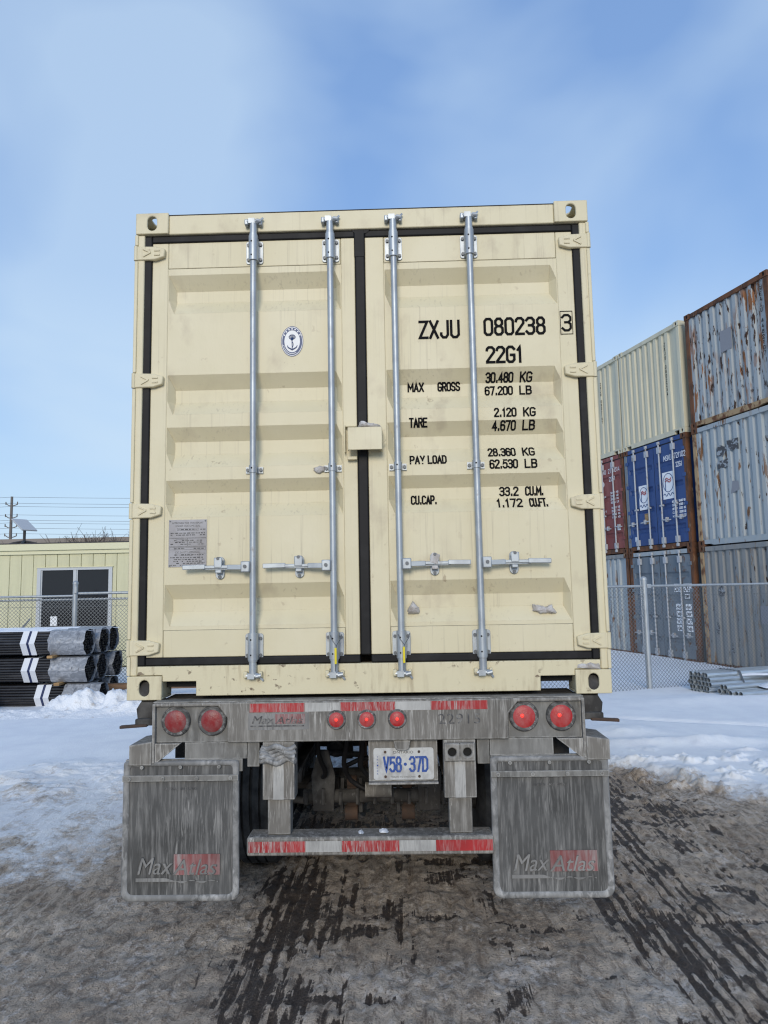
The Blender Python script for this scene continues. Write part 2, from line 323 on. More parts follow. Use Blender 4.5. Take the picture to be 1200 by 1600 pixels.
M['strap_blue'] = mat('navy_banding', (0.02, 0.03, 0.09), 0.5)
M['wood'] = mat('raw_timber', (0.40, 0.25, 0.11), 0.75, layers=[dict(c=(0.26, 0.15, 0.065), s=(3, 30, 30), lo=.45, hi=.65, d=6)])
M['wood_old'] = mat('wet_brown_timber', (0.20, 0.12, 0.07), 0.8, layers=[dict(c=(0.10, 0.06, 0.04), s=(3, 30, 30), lo=.45, hi=.65, d=6)])
M['snow'] = mat('fresh_snow', (0.84, 0.86, 0.90), 0.75, layers=[dict(c=(0.76, 0.78, 0.83), s=(4, 4, 4), lo=.4, hi=.7, d=6)], bump=((26, 26, 26), .5, .02))
M['snow_chunk'] = mat('plowed_snow', (0.82, 0.84, 0.88), 0.8, layers=[dict(c=(0.50, 0.45, 0.40), s=(7, 7, 7), lo=.60, hi=.75, d=7, a=.8)], bump=((34, 34, 34), .8, .02))
M['dish'] = mat('grey_antenna_panel', (0.46, 0.475, 0.50), 0.5)
M['dark_metal'] = mat('dark_steel', (0.05, 0.05, 0.055), 0.6, 0.3)
M['pole_wood'] = mat('weathered_utility_pole', (0.16, 0.14, 0.125), 0.85)
M['cable'] = mat('overhead_cable', (0.10, 0.11, 0.13), 0.7)
M['twig'] = mat('bare_twigs', (0.075, 0.055, 0.045), 0.9)
M['far_wall'] = mat('far_tan_cladding', (0.30, 0.27, 0.25), 0.8)
M['far_roof'] = mat('far_tan_roof_edge', (0.24, 0.205, 0.175), 0.8)
#@@STRUCTURE

# ------------------------------------------------------------------ ground
_rng = np.random.default_rng(11)
_LAT = _rng.random((256, 256)).astype(np.float64)
def vnoise(x, y):
    xi = np.floor(x).astype(int); yi = np.floor(y).astype(int); fx = x - xi; fy = y - yi
    fx = fx*fx*fx*(fx*(fx*6-15)+10); fy = fy*fy*fy*(fy*(fy*6-15)+10)
    a = _LAT[xi & 255, yi & 255]; b = _LAT[(xi+1) & 255, yi & 255]; c = _LAT[xi & 255, (yi+1) & 255]; d = _LAT[(xi+1) & 255, (yi+1) & 255]
    return (a*(1-fx)+b*fx)*(1-fy) + (c*(1-fx)+d*fx)*fy
def fbm(x, y, octv=5, gain=.5):
    s = 0; a = 1; t = 0
    for k in range(octv):
        s = s + a*vnoise(x*2**k + 17.3*k, y*2**k + 5.1*k); t += a; a *= gain
    return s/t
def sstep(a, b, x):
    t = np.clip((x-a)/(b-a), 0, 1); return t*t*(3-2*t)
def gauss(x, y, cx, cy, sx, sy): return np.exp(-((x-cx)/sx)**2 - ((y-cy)/sy)**2)

def ground_fields(x, y):
    wob = fbm(x*.9+3, y*.9, 5) - .5
    # how dirty: 1 on the driven yard, 0 on clean snow
    edge_l = 1 - sstep(2.6, 4.0, y + wob*1.4 - .12*(x+2.5))          # left of the trailer
    mix_l = .36 + .64*(1 - sstep(-.2, 2.3, y - .55*(x+2.0) + wob*1.6))
    edge_r = 1 - sstep(-.9, .45, (y-3.6) + 1.05*(x-2.2) + wob*1.1)  # right of the trailer
    edge_r = np.maximum(edge_r, (1 - sstep(-.7, .4, y - 2.35 + .12*(x-3) + wob*.9)))
    left = edge_l*mix_l; mid = np.ones_like(x)*(1 - .62*sstep(2.2, 3.6, y))*(1 - sstep(5, 9, y))
    t1 = sstep(-1.75, -.95, x); t2 = sstep(1.25, 1.75, x)
    d = left*(1-t1) + mid*t1*(1-t2) + edge_r*t2
    d = d*(1 - sstep(30, 60, np.abs(x)))
    # wheel tracks worn to the dark wet surface
    wet = np.zeros_like(x)
    for cx, cy, slope, curve, w, a in ((-.47, .1, -.03, -.02, .20, 1.0), (-.16, .1, .0, -.01, .10, .65), (.10, .2, .02, 0, .16, .45),
                                        (1.47, .4, -.11, .05, .24, .95), (1.80, .4, -.16, .09, .16, .8), (2.35, .3, -.25, .1, .30, .55), (.62, .3, .02, .0, .12, .35), (-.86, -.1, .05, 0, .1, .25)):
        c = cx + slope*(y-cy) + curve*(y-cy)**2 + .05*(vnoise(y*1.3, cx*9+y*0)-.5)
        wet = np.maximum(wet, a*np.exp(-((x-c)/w)**4))
    # frayed along the wheel path, specked, with bared blotches lying crosswise
    streak = fbm(x*17+3, y*3.4, 4, .62); speck = fbm(x*24+8, y*17, 3, .65); mid_ = fbm(x*4.5+50, y*3+12, 4, .6)
    comb = .5 + .5*np.sin(2*math.pi*x/.066 + .9*y + 5*vnoise(x*1.5, y*.35))
    rut = np.clip(wet, 0, 1)
    v = .50*wet*(.35 + .85*comb) + .9*(streak-.5) + .55*(speck-.5) + .8*(mid_-.5)
    wet_t = sstep(.08, .50, v)*np.clip(wet*2.5, 0, 1)
    blot = fbm(x*2.4+40, y*6.5+9, 5, .62) + .25*(speck-.5)
    zone = sstep(-1.0, -.5, x)*(1-sstep(2.6, 3.4, x))
    wet = np.maximum(wet_t, .85*sstep(.60, .69, blot)*zone)
    wet *= (1 - sstep(2.4, 4.2, y)) * sstep(.5, .9, d)
    return d, wet, wob, rut*comb*(1-sstep(3, 5, y))

def ground_height(x, y, fine=True):
    d, wet, wob, rut = ground_fields(x, y)
    snow = 1 - d
    near = 1 - sstep(7, 16, np.hypot(x, y-1))
    h = .075*sstep(.25, 1.0, snow) + .05*sstep(.6, 1, snow)*(fbm(x*.5+9, y*.5, 3)-.5)
    rim = sstep(.04, .3, snow)*(1-sstep(.75, 1.0, snow))
    if fine:
        h = h + near*rim*.16*np.clip(fbm(x*3.1, y*3.1+4, 5, .6)-.42, 0, 1)*sstep(2.0, 3.0, y)
        h = h + near*.028*(fbm(x*4.2, y*4.2, 5, .55)-.5)*(d*.7+.1)
        h = h + near*.034*(fbm(x*15, y*11+7, 4, .6)-.5)*(d*.9+.08) - .006*wet - near*.011*rut*d
        tread = np.sin((x - .1*(y-.4)*np.sign(x))*2*math.pi/.085 + 1.3*vnoise(x*2, y*.8))
        h = h + near*.0060*tread*d*sstep(.42, .6, vnoise(x*2.2+3, y*.45))
        lump = np.clip(fbm(x*5.5+70, y*5.5, 4, .6)-.56, 0, 1)
        h = h + near*.22*lump*sstep(1.9, 2.4, x)*sstep(2.2, 2.9, y)*(1-sstep(3.4, 4.4, y))
    # plowed heaps in front of the black pipe bundles and along the right-hand edge
    ch = (fbm(x*2.6+5, y*2.6, 5, .58)-.5)
    for cx, cy, sx, sy, hh in ((3.3, 4.3, .9, .16, .07), (4.6, 3.6, .9, .3, .14), (2.75, 4.9, .4, .3, .06), (4.9, 7.1, 1.3, .35, .05)):
        g = gauss(x, y, cx, cy, sx, sy)
        h = h + g*hh*(1 + 1.5*ch) if fine else h + g*hh
    # a faint old rut in the clean snow at the right
    h = h - .05*np.exp(-((y - 5.7 + .38*(x-3.2))/.06)**2)*sstep(2.6, 3.2, x)*(1-sstep(4.4, 5.2, x))
    # clear soft drift under the stacked containers and the office
    return h
def gz(x, y):
    return float(ground_height(np.array([float(x)]), np.array([float(y)]), False)[0])

def axis_pts(a0, a1, step, lo, hi, grow=1.11, first=None):
    core = list(np.arange(a0, a1, step)); s = step; p = a0
    L = []
    while p > lo: s *= grow; p -= s; L.append(max(p, lo))
    R = []; s = step; p = core[-1]
    while p < hi: s *= grow; p += s; R.append(min(p, hi))
    return np.array(L[::-1] + core + R)
gx = axis_pts(-2.6, 3.4, .014, -900, 900, 1.055); gy = axis_pts(-.75, 3.6, .0145, -60, 1500, 1.03)
GX, GY = np.meshgrid(gx, gy, indexing='xy')
GD, GW, _, _ = ground_fields(GX, GY); GH = ground_height(GX, GY)
nx, ny = len(gx), len(gy)
me = bpy.data.meshes.new('ground')
co = np.stack([GX, GY, GH], -1).reshape(-1, 3).astype(np.float32)
idx = np.arange(nx*ny).reshape(ny, nx)
quads = np.stack([idx[:-1, :-1], idx[:-1, 1:], idx[1:, 1:], idx[1:, :-1]], -1).reshape(-1, 4)
me.vertices.add(nx*ny); me.vertices.foreach_set('co', co.ravel())
me.loops.add(quads.size); me.loops.foreach_set('vertex_index', quads.ravel().astype(np.int32))
me.polygons.add(len(quads)); me.polygons.foreach_set('loop_start', np.arange(0, quads.size, 4, dtype=np.int32))
me.polygons.foreach_set('use_smooth', np.ones(len(quads), dtype=bool))
for nm, arr in (('dirt', GD), ('wet', GW)):
    at = me.attributes.new(nm, 'FLOAT', 'POINT'); at.data.foreach_set('value', arr.ravel().astype(np.float32))
me.update(); me.validate()
def ground_material():
    m = bpy.data.materials.new('trampled_snow_and_slush'); m.use_nodes = True; nt = m.node_tree; N, L = nt.nodes, nt.links
    p = N['Principled BSDF']; tc = N.new('ShaderNodeTexCoord')
    def nz(scale, detail, r=.6, stretch=(1, 1, 1), dist=0):
        mp = N.new('ShaderNodeMapping'); mp.inputs['Scale'].default_value = stretch; L.new(tc.outputs['Object'], mp.inputs[0])
        n = N.new('ShaderNodeTexNoise'); n.inputs['Scale'].default_value = scale; n.inputs['Detail'].default_value = detail; n.inputs['Roughness'].default_value = r
        n.inputs['Distortion'].default_value = dist; L.new(mp.outputs[0], n.inputs['Vector']); return n.outputs['Fac']
    def mr(v, a, b, c=0, d=1):
        n = N.new('ShaderNodeMapRange'); L.new(v, n.inputs['Value'])
        for k, q in zip(('From Min', 'From Max', 'To Min', 'To Max'), (a, b, c, d)): n.inputs[k].default_value = q
        return n.outputs[0]
    def math_(op, a, b):
        n = N.new('ShaderNodeMath'); n.operation = op
        for i, q in enumerate((a, b)):
            if isinstance(q, (int, float)): n.inputs[i].default_value = q
            else: L.new(q, n.inputs[i])
        return n.outputs[0]
    def mix(f, a, b):
        n = N.new('ShaderNodeMix'); n.data_type = 'RGBA'; L.new(f, n.inputs['Factor'])
        for k, q in (('A', a), ('B', b)):
            if isinstance(q, tuple): n.inputs[k].default_value = (*q, 1)
            else: L.new(q, n.inputs[k])
        return n.outputs['Result']
    ad = N.new('ShaderNodeAttribute'); ad.attribute_name = 'dirt'; aw = N.new('ShaderNodeAttribute'); aw.attribute_name = 'wet'
    n1 = nz(5, 8, .66, (1, .8, 1), .3); n2 = nz(26, 8, .7, (1, .8, 1)); n3 = nz(95, 5, .65)
    # threshold the smooth dirt zone with noise: patches of slush, frost and clean snow
    t = math_('ADD', math_('MULTIPLY', math_('SUBTRACT', n1, .5), 1.5), math_('MULTIPLY', math_('SUBTRACT', n2, .5), .9))
    f = mr(math_('ADD', ad.outputs['Fac'], t), .33, .67)
    snow = mix(mr(nz(3, 6), .4, .7), (0.86, 0.88, 0.91), (0.78, 0.80, 0.85))
    slush = mix(mr(nz(1.1, 6, .6), .38, .66), (0.46, 0.375, 0.295), (0.64, 0.545, 0.445))
    slush = mix(mr(nz(12, 9, .78, (1.3, .6, 1), .8), .46, .60), slush, (0.23, 0.183, 0.144))
    slush = mix(mr(math_('ADD', math_('MULTIPLY', n2, .6), math_('MULTIPLY', nz(2.1, 5), .4)), .53, .60, 0, .8), slush, (0.72, 0.65, 0.59))
    slush = mix(mr(n3, .56, .68, 0, .75), slush, (0.10, 0.075, 0.055))
    c = mix(f, snow, slush)
    st = nz(1.0, 5, .65, (58, 2.6, 1), .5)
    wv = math_('ADD', math_('MULTIPLY', math_('SUBTRACT', n2, .5), 1.3), math_('MULTIPLY', math_('SUBTRACT', st, .5), 2.6))
    wv = math_('ADD', wv, math_('MULTIPLY', math_('SUBTRACT', n3, .5), .7))
    w = math_('MULTIPLY', mr(math_('ADD', aw.outputs['Fac'], wv), .52, .70), mr(aw.outputs['Fac'], .02, .22))
    asph = mix(mr(n3, .4, .7), (0.058, 0.044, 0.036), (0.125, 0.098, 0.078))
    c = mix(w, c, asph)
    L.new(c, p.inputs['Base Color'])
    L.new(mr(w, 0, 1, .82, .55), p.inputs['Roughness']); p.inputs['Specular IOR Level'].default_value = .35
    b = N.new('ShaderNodeBump'); b.inputs['Strength'].default_value = 1.0; b.inputs['Distance'].default_value = .036
    hh = math_('ADD', math_('MULTIPLY', n2, .7), math_('MULTIPLY', n3, .45))
    hh = math_('MULTIPLY', hh, mr(ad.outputs['Fac'], 0, .5, .25, 1)); L.new(hh, b.inputs['Height']); L.new(b.outputs[0], p.inputs['Normal'])
    return m
me.materials.append(ground_material())
ground = bpy.data.objects.new('ground', me); COL.objects.link(ground); ground['kind'] = 'structure'

# ------------------------------------------------------------------ lettering
def ch8(x0, y0, x1, y1, c=.26, d=.14): return [(x0+c,y0),(x1-c,y0),(x1,y0+d),(x1,y1-d),(x1-c,y1),(x0+c,y1),(x0,y1-d),(x0,y0+d),(x0+c,y0)]
GL = {
 '0': [ch8(0,0,1,1)], 'O': [ch8(0,0,1,1)], '1': [[(.15,.8),(.55,1),(.55,0)]], '2': [[(0,.82),(.04,.9),(.27,1),(.73,1),(1,.87),(1,.68),(0,.06),(0,0),(1,0)]],
 '3': [[(0,.86),(.27,1),(.73,1),(1,.86),(1,.66),(.73,.53),(.35,.53)], [(.73,.53),(1,.4),(1,.14),(.73,0),(.27,0),(0,.14)]],
 '4': [[(.72,0),(.72,1),(0,.28),(1,.28)]], '5': [[(.95,1),(.1,1),(.04,.55),(.3,.64),(.74,.64),(1,.5),(1,.14),(.73,0),(.27,0),(0,.14)]],
 '6': [[(1,.86),(.73,1),(.27,1),(0,.86),(0,.14),(.27,0),(.73,0),(1,.14),(1,.44),(.73,.57),(.27,.57),(0,.47)]],
 '7': [[(0,1),(1,1),(.4,0)]], '8': [ch8(0,0,1,.53), ch8(.05,.53,.95,1)],
 '9': [[(0,.14),(.27,0),(.73,0),(1,.14),(1,.86),(.73,1),(.27,1),(0,.86),(0,.56),(.27,.43),(.73,.43),(1,.53)]],
 'A': [[(0,0),(.5,1),(1,0)], [(.17,.3),(.83,.3)]], 'B': [[(0,0),(0,1),(.7,1),(.95,.88),(.95,.66),(.7,.53),(0,.53)], [(.7,.53),(1,.4),(1,.13),(.72,0),(0,0)]],
 'C': [[(1,.86),(.73,1),(.27,1),(0,.86),(0,.14),(.27,0),(.73,0),(1,.14)]], 'D': [[(0,0),(0,1),(.65,1),(1,.82),(1,.18),(.65,0),(0,0)]],
 'E': [[(1,1),(0,1),(0,0),(1,0)], [(0,.52),(.8,.52)]], 'F': [[(1,1),(0,1),(0,0)], [(0,.52),(.8,.52)]],
 'G': [[(1,.86),(.73,1),(.27,1),(0,.86),(0,.14),(.27,0),(.73,0),(1,.14),(1,.46),(.55,.46)]], 'I': [[(.5,0),(.5,1)]],
 'J': [[(.95,1),(.95,.16),(.7,0),(.3,0),(.05,.14),(.05,.24)]], 'K': [[(0,0),(0,1)], [(1,1),(.03,.42)], [(.32,.6),(1,0)]], 'L': [[(0,1),(0,0),(.95,0)]],
 'M': [[(0,0),(0,1),(.5,.35),(1,1),(1,0)]], 'N': [[(0,0),(0,1),(1,0),(1,1)]], 'P': [[(0,0),(0,1),(.72,1),(1,.86),(1,.6),(.72,.46),(0,.46)]],
 'R': [[(0,0),(0,1),(.72,1),(1,.86),(1,.63),(.72,.5),(0,.5)], [(.5,.5),(1,0)]],
 'S': [[(1,.85),(.73,1),(.27,1),(0,.86),(0,.66),(.27,.54),(.73,.48),(1,.36),(1,.14),(.73,0),(.27,0),(0,.15)]],
 'T': [[(0,1),(1,1)], [(.5,1),(.5,0)]], 'U': [[(0,1),(0,.15),(.27,0),(.73,0),(1,.15),(1,1)]], 'V': [[(0,1),(.5,0),(1,1)]],
 'W': [[(0,1),(.25,0),(.5,.7),(.75,0),(1,1)]], 'X': [[(0,0),(1,1)], [(0,1),(1,0)]], 'Y': [[(0,1),(.5,.45),(1,1)], [(.5,.45),(.5,0)]], 'Z': [[(0,1),(1,1),(0,0),(1,0)]], '.': [[(.5,.0),(.5,.12)]], ' ': []}
ADV = {'.': .55, '1': .8, 'I': .6, ' ': .75, 'M': 1.2}
def stroke_text(mb, txt, x0, x1, z0, z1, w, yfun, step=.012):
    tot = sum(ADV.get(c, 1.0) for c in txt) - .3; k = (x1-x0)/tot; x = x0; h = z1-z0; q = 0
    for c in txt:
        adv = ADV.get(c, 1.0); gw = k*(adv-.3) if c != '.' else k*.25
        for pl in GL[c]:
            P = [(x+px*gw, z0+w/2+pz*(h-w)) for px, pz in pl]
            Rz = [P[0]]
            for a, b in zip(P, P[1:]):
                n = max(1, int(math.hypot(b[0]-a[0], b[1]-a[1])/step))
                Rz += [(a[0]+(b[0]-a[0])*i/n, a[1]+(b[1]-a[1])*i/n) for i in range(1, n+1)]
            closed = math.hypot(Rz[0][0]-Rz[-1][0], Rz[0][1]-Rz[-1][1]) < 1e-6
            V = []; n = len(Rz); q += 1
            for i, (px, pz) in enumerate(Rz):
                if closed: a, b = Rz[(i-1) % (n-1)], Rz[(i+1) % (n-1)]
                else: a, b = Rz[max(i-1, 0)], Rz[min(i+1, n-1)]
                d0 = Vector((px-a[0], pz-a[1])); d1 = Vector((b[0]-px, b[1]-pz))
                if d0.length < 1e-9: d0 = d1
                if d1.length < 1e-9: d1 = d0
                d0.normalize(); d1.normalize(); t = (d0+d1)
                t = t.normalized() if t.length > 1e-6 else d0
                nn = Vector((-t.y, t.x)); sc = w/2/max(.45, abs(nn.dot(Vector((-d0.y, d0.x)))))
                if not closed and i in (0, n-1):
                    e = (d0 if i else -d1)*w*.5; px += e.x; pz += e.y
                for s_ in (1, -1):
                    X, Z = px+nn.x*sc*s_, pz+nn.y*sc*s_; V.append((X, yfun(X, Z) - .0004*(q % 4), Z))
            mb.add(V, [(2*i, 2*i+1, 2*i+3, 2*i+2) for i in range(n-1)])
        x += k*adv
_dg = None
def font_text(name, txt, m, parent, loc, size, width=None, shear=0, extrude=0, offset=0, align='CENTER', rot=(math.pi/2, 0, 0), spacing=1.0, lines=1.0):
    cu = bpy.data.curves.new(name, 'FONT'); cu.body = txt; cu.size = 1.0; cu.align_x = 'LEFT'; cu.shear = shear; cu.extrude = 0; cu.offset = offset
    cu.space_character = spacing; cu.space_line = lines; cu.resolution_u = 3
    ob = bpy.data.objects.new(name, cu); COL.objects.link(ob)
    dg = bpy.context.evaluated_depsgraph_get(); me = bpy.data.meshes.new_from_object(ob.evaluated_get(dg))
    bpy.data.objects.remove(ob); bpy.data.curves.remove(cu)
    n = len(me.vertices); c = np.empty(n*3); me.vertices.foreach_get('co', c); c = c.reshape(-1, 3)
    mn, mx = c.min(0), c.max(0); sx = sy = size
    if width: sx = width/(mx[0]-mn[0])
    c[:, 0] = (c[:, 0]-((mn[0]+mx[0])/2 if align == 'CENTER' else mn[0]))*sx; c[:, 1] = (c[:, 1]-(mn[1]+mx[1])/2)*sy
    Rm = np.array(Matrix.Rotation(rot[2], 3, 'Z') @ Matrix.Rotation(rot[0], 3, 'X')); c = c @ Rm.T + np.array(loc)
    me.vertices.foreach_set('co', c.ravel()); me.materials.clear(); me.materials.append(m); me.update()
    if extrude:
        b = bmesh.new(); b.from_mesh(me); r = bmesh.ops.extrude_face_region(b, geom=b.faces[:])
        d = Vector(Rm @ np.array([0, 0, extrude])); bmesh.ops.translate(b, verts=[v for v in r['geom'] if isinstance(v, bmesh.types.BMVert)], vec=d)
        bmesh.ops.recalc_face_normals(b, faces=b.faces); b.to_mesh(me); b.free()
    o = bpy.data.objects.new(name, me); COL.objects.link(o); o.parent = parent
    return o

# ------------------------------------------------------------------ the loaded shipping container
ZB, HC = 1.245, 2.591
box = thing('shipping_container', 'cream shipping container with galvanised locking bars riding on the grey trailer', 'container', (0, 0, 0))
ZT = ZB + HC
# recess profile of the door panels: (z, depth)
REC = [(3.493, 3.418, 3.353, 3.277), (2.937, 2.865, 2.795, 2.721), (2.652, 2.582, 2.512, 2.436), (2.368, 2.306, 2.243, 2.172), (1.823, 1.748, 1.683, 1.610)]
Y_FRAME, Y_PANEL, DEPTH = 0.030, 0.0335, 0.047
PROF = [(3.529, 0)]
for a, b, c, d in REC: PROF += [(a, 0), (b, DEPTH), (c, DEPTH), (d, 0)]
PROF += [(1.591, 0)]
def panel_y(x, z):
    z = min(max(z, 1.591), 3.529)
    for (za, da), (zb, db) in zip(PROF, PROF[1:]):
        if zb <= z <= za: return Y_PANEL + da + (db-da)*((za-z)/(za-zb)) - .0022
    return Y_PANEL - .0022

def corner_casting(parent, x, z, sx, up, m, y0=0.0, sy=1, name='corner_casting', d=.162, w=.178, h=.118):
    t = .014; b = MB(); cx = x - sx*w/2; z0, z1 = z - h/2, z + h/2
    b.holed(w, h, .026, .041, t, lambda u, v, q: (cx+u, y0+sy*q, z+v))
    b.holed(d-t, h, .032, .040, t, lambda u, v, q: (x - sx*q, y0+sy*(t+(d-t)/2+u), z+v))
    zt = z1 if up else z0; sg = -1 if up else 1
    b.holed(w-t, d-t, .030, .050, t, lambda u, v, q: (cx - sx*t/2 + u, y0+sy*(t+(d-t)/2+v), zt+sg*q))
    o_ = z0 if up else z1
    b.box(min(cx-w/2, cx+w/2)+.0005, max(cx-w/2, cx+w/2)-t*.9 if sx > 0 else max(cx-w/2, cx+w/2)-.0005, min(y0+sy*t, y0+sy*d), max(y0+sy*t, y0+sy*d), min(o_, o_-sg*-1*.0), o_ + (t if up else -t)) if False else None
    zz = sorted((o_, o_ + (t if up else -t))); yy = sorted((y0+sy*t, y0+sy*d)); xi = x - sx*w; xx = sorted((xi, x - sx*t))
    b.box(xx[0], xx[1], yy[0], yy[1], zz[0], zz[1])
    xw = sorted((xi, xi + sx*t)); zi = sorted((zt + sg*t, o_ + (t if up else -t)))
    b.box(xw[0], xw[1], yy[0], yy[1], zi[0], zi[1])
    yb = sorted((y0+sy*d, y0+sy*(d-t))); xb = sorted((xi+sx*t, x-sx*t))
    b.box(xb[0], xb[1], yb[0], yb[1], zi[0], zi[1])
    return b.build(name, m, parent, bevel=.004)
L20 = 6.058
for sx in (-1, 1):
    corner_casting(box, sx*1.219, ZT-.059, sx, True, M['cream']); corner_casting(box, sx*1.219, ZB+.059, sx, False, M['cream_sill'])
    corner_casting(box, sx*1.219, ZT-.059, sx, True, M['cream'], L20, -1); corner_casting(box, sx*1.219, ZB+.059, sx, False, M['cream'], L20, -1)
    z0, z1 = ZB+.119, ZT-.119
    xa, xb = sorted((sx*1.217, sx*1.172)); b = MB().box(xa, xb, .012, .12, z0, z1)
    xa, xb = sorted((sx*1.172, sx*1.10)); b.box(xa, xb, .075, .13, z0, z1)
    b.build('corner_post', M['cream'], box, bevel=.006)
    xa, xb = sorted((sx*1.215, sx*1.10)); MB().box(xa, xb, L20-.12, L20-.012, z0, z1).build('corner_post', M['cream'], box, bevel=.006)
    # hinge pin running up the post in lengths between the lugs
    HZ = [3.612, 2.905, 2.209, 1.505]
    zs = [z1] + HZ + [z0]
    for i in range(5):
        a = zs[i] - (.042 if i else 0); c = zs[i+1] + (.042 if i < 4 else 0)
        MB().box(*sorted((sx*1.223, sx*1.205)), .004, .018, c+.002, a-.002).build('post_edge', M['cream'], box, bevel=.003)
    # side walls and rails
    b = MB(); n = int((L20-.4)/.278); ys = .17
    pts = [(.165, 1.205)]
    while ys + .278 < L20-.2:
        pts += [(ys, 1.205), (ys+.072, 1.205), (ys+.140, 1.169), (ys+.210, 1.169), (ys+.278, 1.205)]; ys += .278
    pts.append((L20-.165, 1.205)); P = []
    for y, x in pts: P += [(sx*x, y, ZB+.16), (sx*x, y, ZT-.07)]
    b.add(P, [(2*i, 2*i+2, 2*i+3, 2*i+1) for i in range(len(pts)-1)]); b.build('side_wall', M['cream'], box)
    MB().box(*sorted((sx*1.213, sx*1.16)), .163, L20-.163, ZB+.017, ZB+.162).build('bottom_side_rail', M['cream'], box, bevel=.004)
    MB().box(*sorted((sx*1.213, sx*1.15)), .163, L20-.163, ZT-.072, ZT-.012).build('top_side_rail', M['cream'], box, bevel=.004)
b = MB(); P = []; ys = .16; k = 0
pts = []
while ys < L20-.1: pts += [(ys, 0), (ys+.09, 0), (ys+.105, .018), (ys+.19, .018)]; ys += .209
for y, dz in pts: P += [(-1.15, y, ZT-.030+dz), (1.15, y, ZT-.030+dz)]
b.add(P, [(2*i, 2*i+1, 2*i+3, 2*i+2) for i in range(len(pts)-1)]).build('roof', M['cream'], box)
b = MB(); P = []; pts = []; xs = -1.09
while xs < 1.0: pts += [(xs, 0), (xs+.11, 0), (xs+.128, .042), (xs+.232, .042)]; xs += .25
for x, d in pts: P += [(x, L20-.02-d, ZB+.12), (x, L20-.02-d, ZT-.1)]
b.add(P, [(2*i, 2*i+2, 2*i+3, 2*i+1) for i in range(len(pts)-1)]).build('front_wall', M['cream'], box)
MB().box(-1.04, 1.04, L20-.09, L20-.01, ZB+.012, ZB+.125).build('front_sill', M['cream'], box)
MB().box(-1.04, 1.04, L20-.09, L20-.01, ZT-.105, ZT-.008).build('front_header', M['cream'], box)
MB().box(-1.155, 1.155, .08, L20-.1, ZB+.125, ZB+.150).build('floor', M['wood_old'], box)
# header and sill
MB().box(-1.0405, 1.0405, .010, .085, 3.716, ZT-.010).build('door_header', M['cream'], box, bevel=.005)
sill = [(-1.170, 1.411), (-1.170, 1.3665), (-1.0405, 1.3665), (-1.0405, 1.335), (-.868, 1.335), (-.868, 1.262), (.868, 1.262), (.868, 1.335), (1.0405, 1.335), (1.0405, 1.3665), (1.170, 1.3665), (1.170, 1.411)]
MB().prism(sill, .008, .075).build('door_sill', M['cream_sill'], box, bevel=.004)
for sx in (-1, 1):
    MB().box(*sorted((sx*1.0402, sx*.869)), .078, .40, 1.300, 1.340).build('sill_pocket_roof', M['hole_shade'], box)  # pocket roof coloured near-black for the shade within
MB().box(-1.0405, 1.0405, .0085, .02, ZT-.0145, ZT-.0095).build('header_seam', M['rubber'], box)
# doors
def edge_strip(mb, poly, y0, y1): mb.prism(poly, y0, y1)
for sx in (-1, 1):
    xo, xi = sx*1.134, (-.034 if sx < 0 else .022)                # door leaf edges
    po, pi_ = sx*1.047, (-.109 if sx < 0 else .122)               # panel edges
    door = MB().box(*sorted((xo, po)), Y_FRAME, .075, 1.453, 3.675).build('door', M['cream'], box, bevel=.004)
    MB().box(*sorted((xi, pi_)), Y_FRAME-.002, .075, 1.453, 3.675).build('stile', M['cream'], door, bevel=.004)
    MB().box(*sorted((po+.0012*-sx, pi_+.0012*sx)), Y_FRAME+.001, .075, 3.5305, 3.675).build('top_rail', M['cream'], door, bevel=.003)
    MB().box(*sorted((po+.0012*-sx, pi_+.0012*sx)), Y_FRAME+.001, .075, 1.453, 1.5895).build('bottom_rail', M['cream'], door, bevel=.003)
    x0, x1 = sorted((po, pi_)); b = MB(); P = []; cols = (x0, x0+.004, x0+.034, x1-.034, x1-.004, x1)
    for z, d in PROF:
        for i, x in enumerate(cols):
            P.append((x, Y_PANEL + (d if 1 < i < 4 else 0), z))
    nc = len(cols); b.add(P, [(r*nc+c, r*nc+c+1, (r+1)*nc+c+1, (r+1)*nc+c) for r in range(len(PROF)-1) for c in range(nc-1)])
    b.build('corrugated_panel', M['cream'], door)
    MB().box(x0, x1,   .086, .090, 1.56, 3.55).build('panel_backing', M['cream'], door)
    # rubber gasket lips
    s_ = sx
    g = MB()
    g.box(*sorted((s_*1.135, s_*1.176)), .022, .05, 1.412, 3.714)
    g.box(*sorted((s_*1.135, xi)), .0225, .05, 3.676, 3.7135); g.box(*sorted((s_*1.135, xi)), .0225, .05, 1.413, 1.452)
    g.build('gasket', M['rubber'], door, bevel=.006)
    for hz in HZ:                                                    # hinges
        xl = sx*1.222; w = .168
        poly = [(0, -.040), (.110, -.038), (.160, -.022), (.163, .022), (.110, .036), (0, .040)]
        pl = [(xl - sx*u, hz+v) for u, v in poly]
        if sx > 0: pl = pl[::-1]
        h = MB().prism(pl, .004, .028).build('hinge', M['cream'], box, bevel=.005)
        rb = MB(); a = xl - sx*.045; c = xl - sx*.085
        rb.bar((a, .002, hz+.022), (c, .002, hz+.002), .008, .007, (0, -1, 0)); rb.bar((c, .0018, hz+.002), (a, .002, hz-.020), .008, .007, (0, -1, 0))
        rb.bar((xl-sx*.105, .0022, hz+.012), (xl-sx*.135, .0022, hz+.012), .007, .006, (0, -1, 0)); rb.bar((xl-sx*.105, .0022, hz-.012), (xl-sx*.135, .0022, hz-.012), .007, .006, (0, -1, 0))
        rb.build('cast_arrow', M['cream'], h)
        MB().cyl((sx*1.217, .010, hz-.040), (sx*1.217, .010, hz+.040), .0115, 12).build('hinge_pin', M['cream'], h, smooth=40)
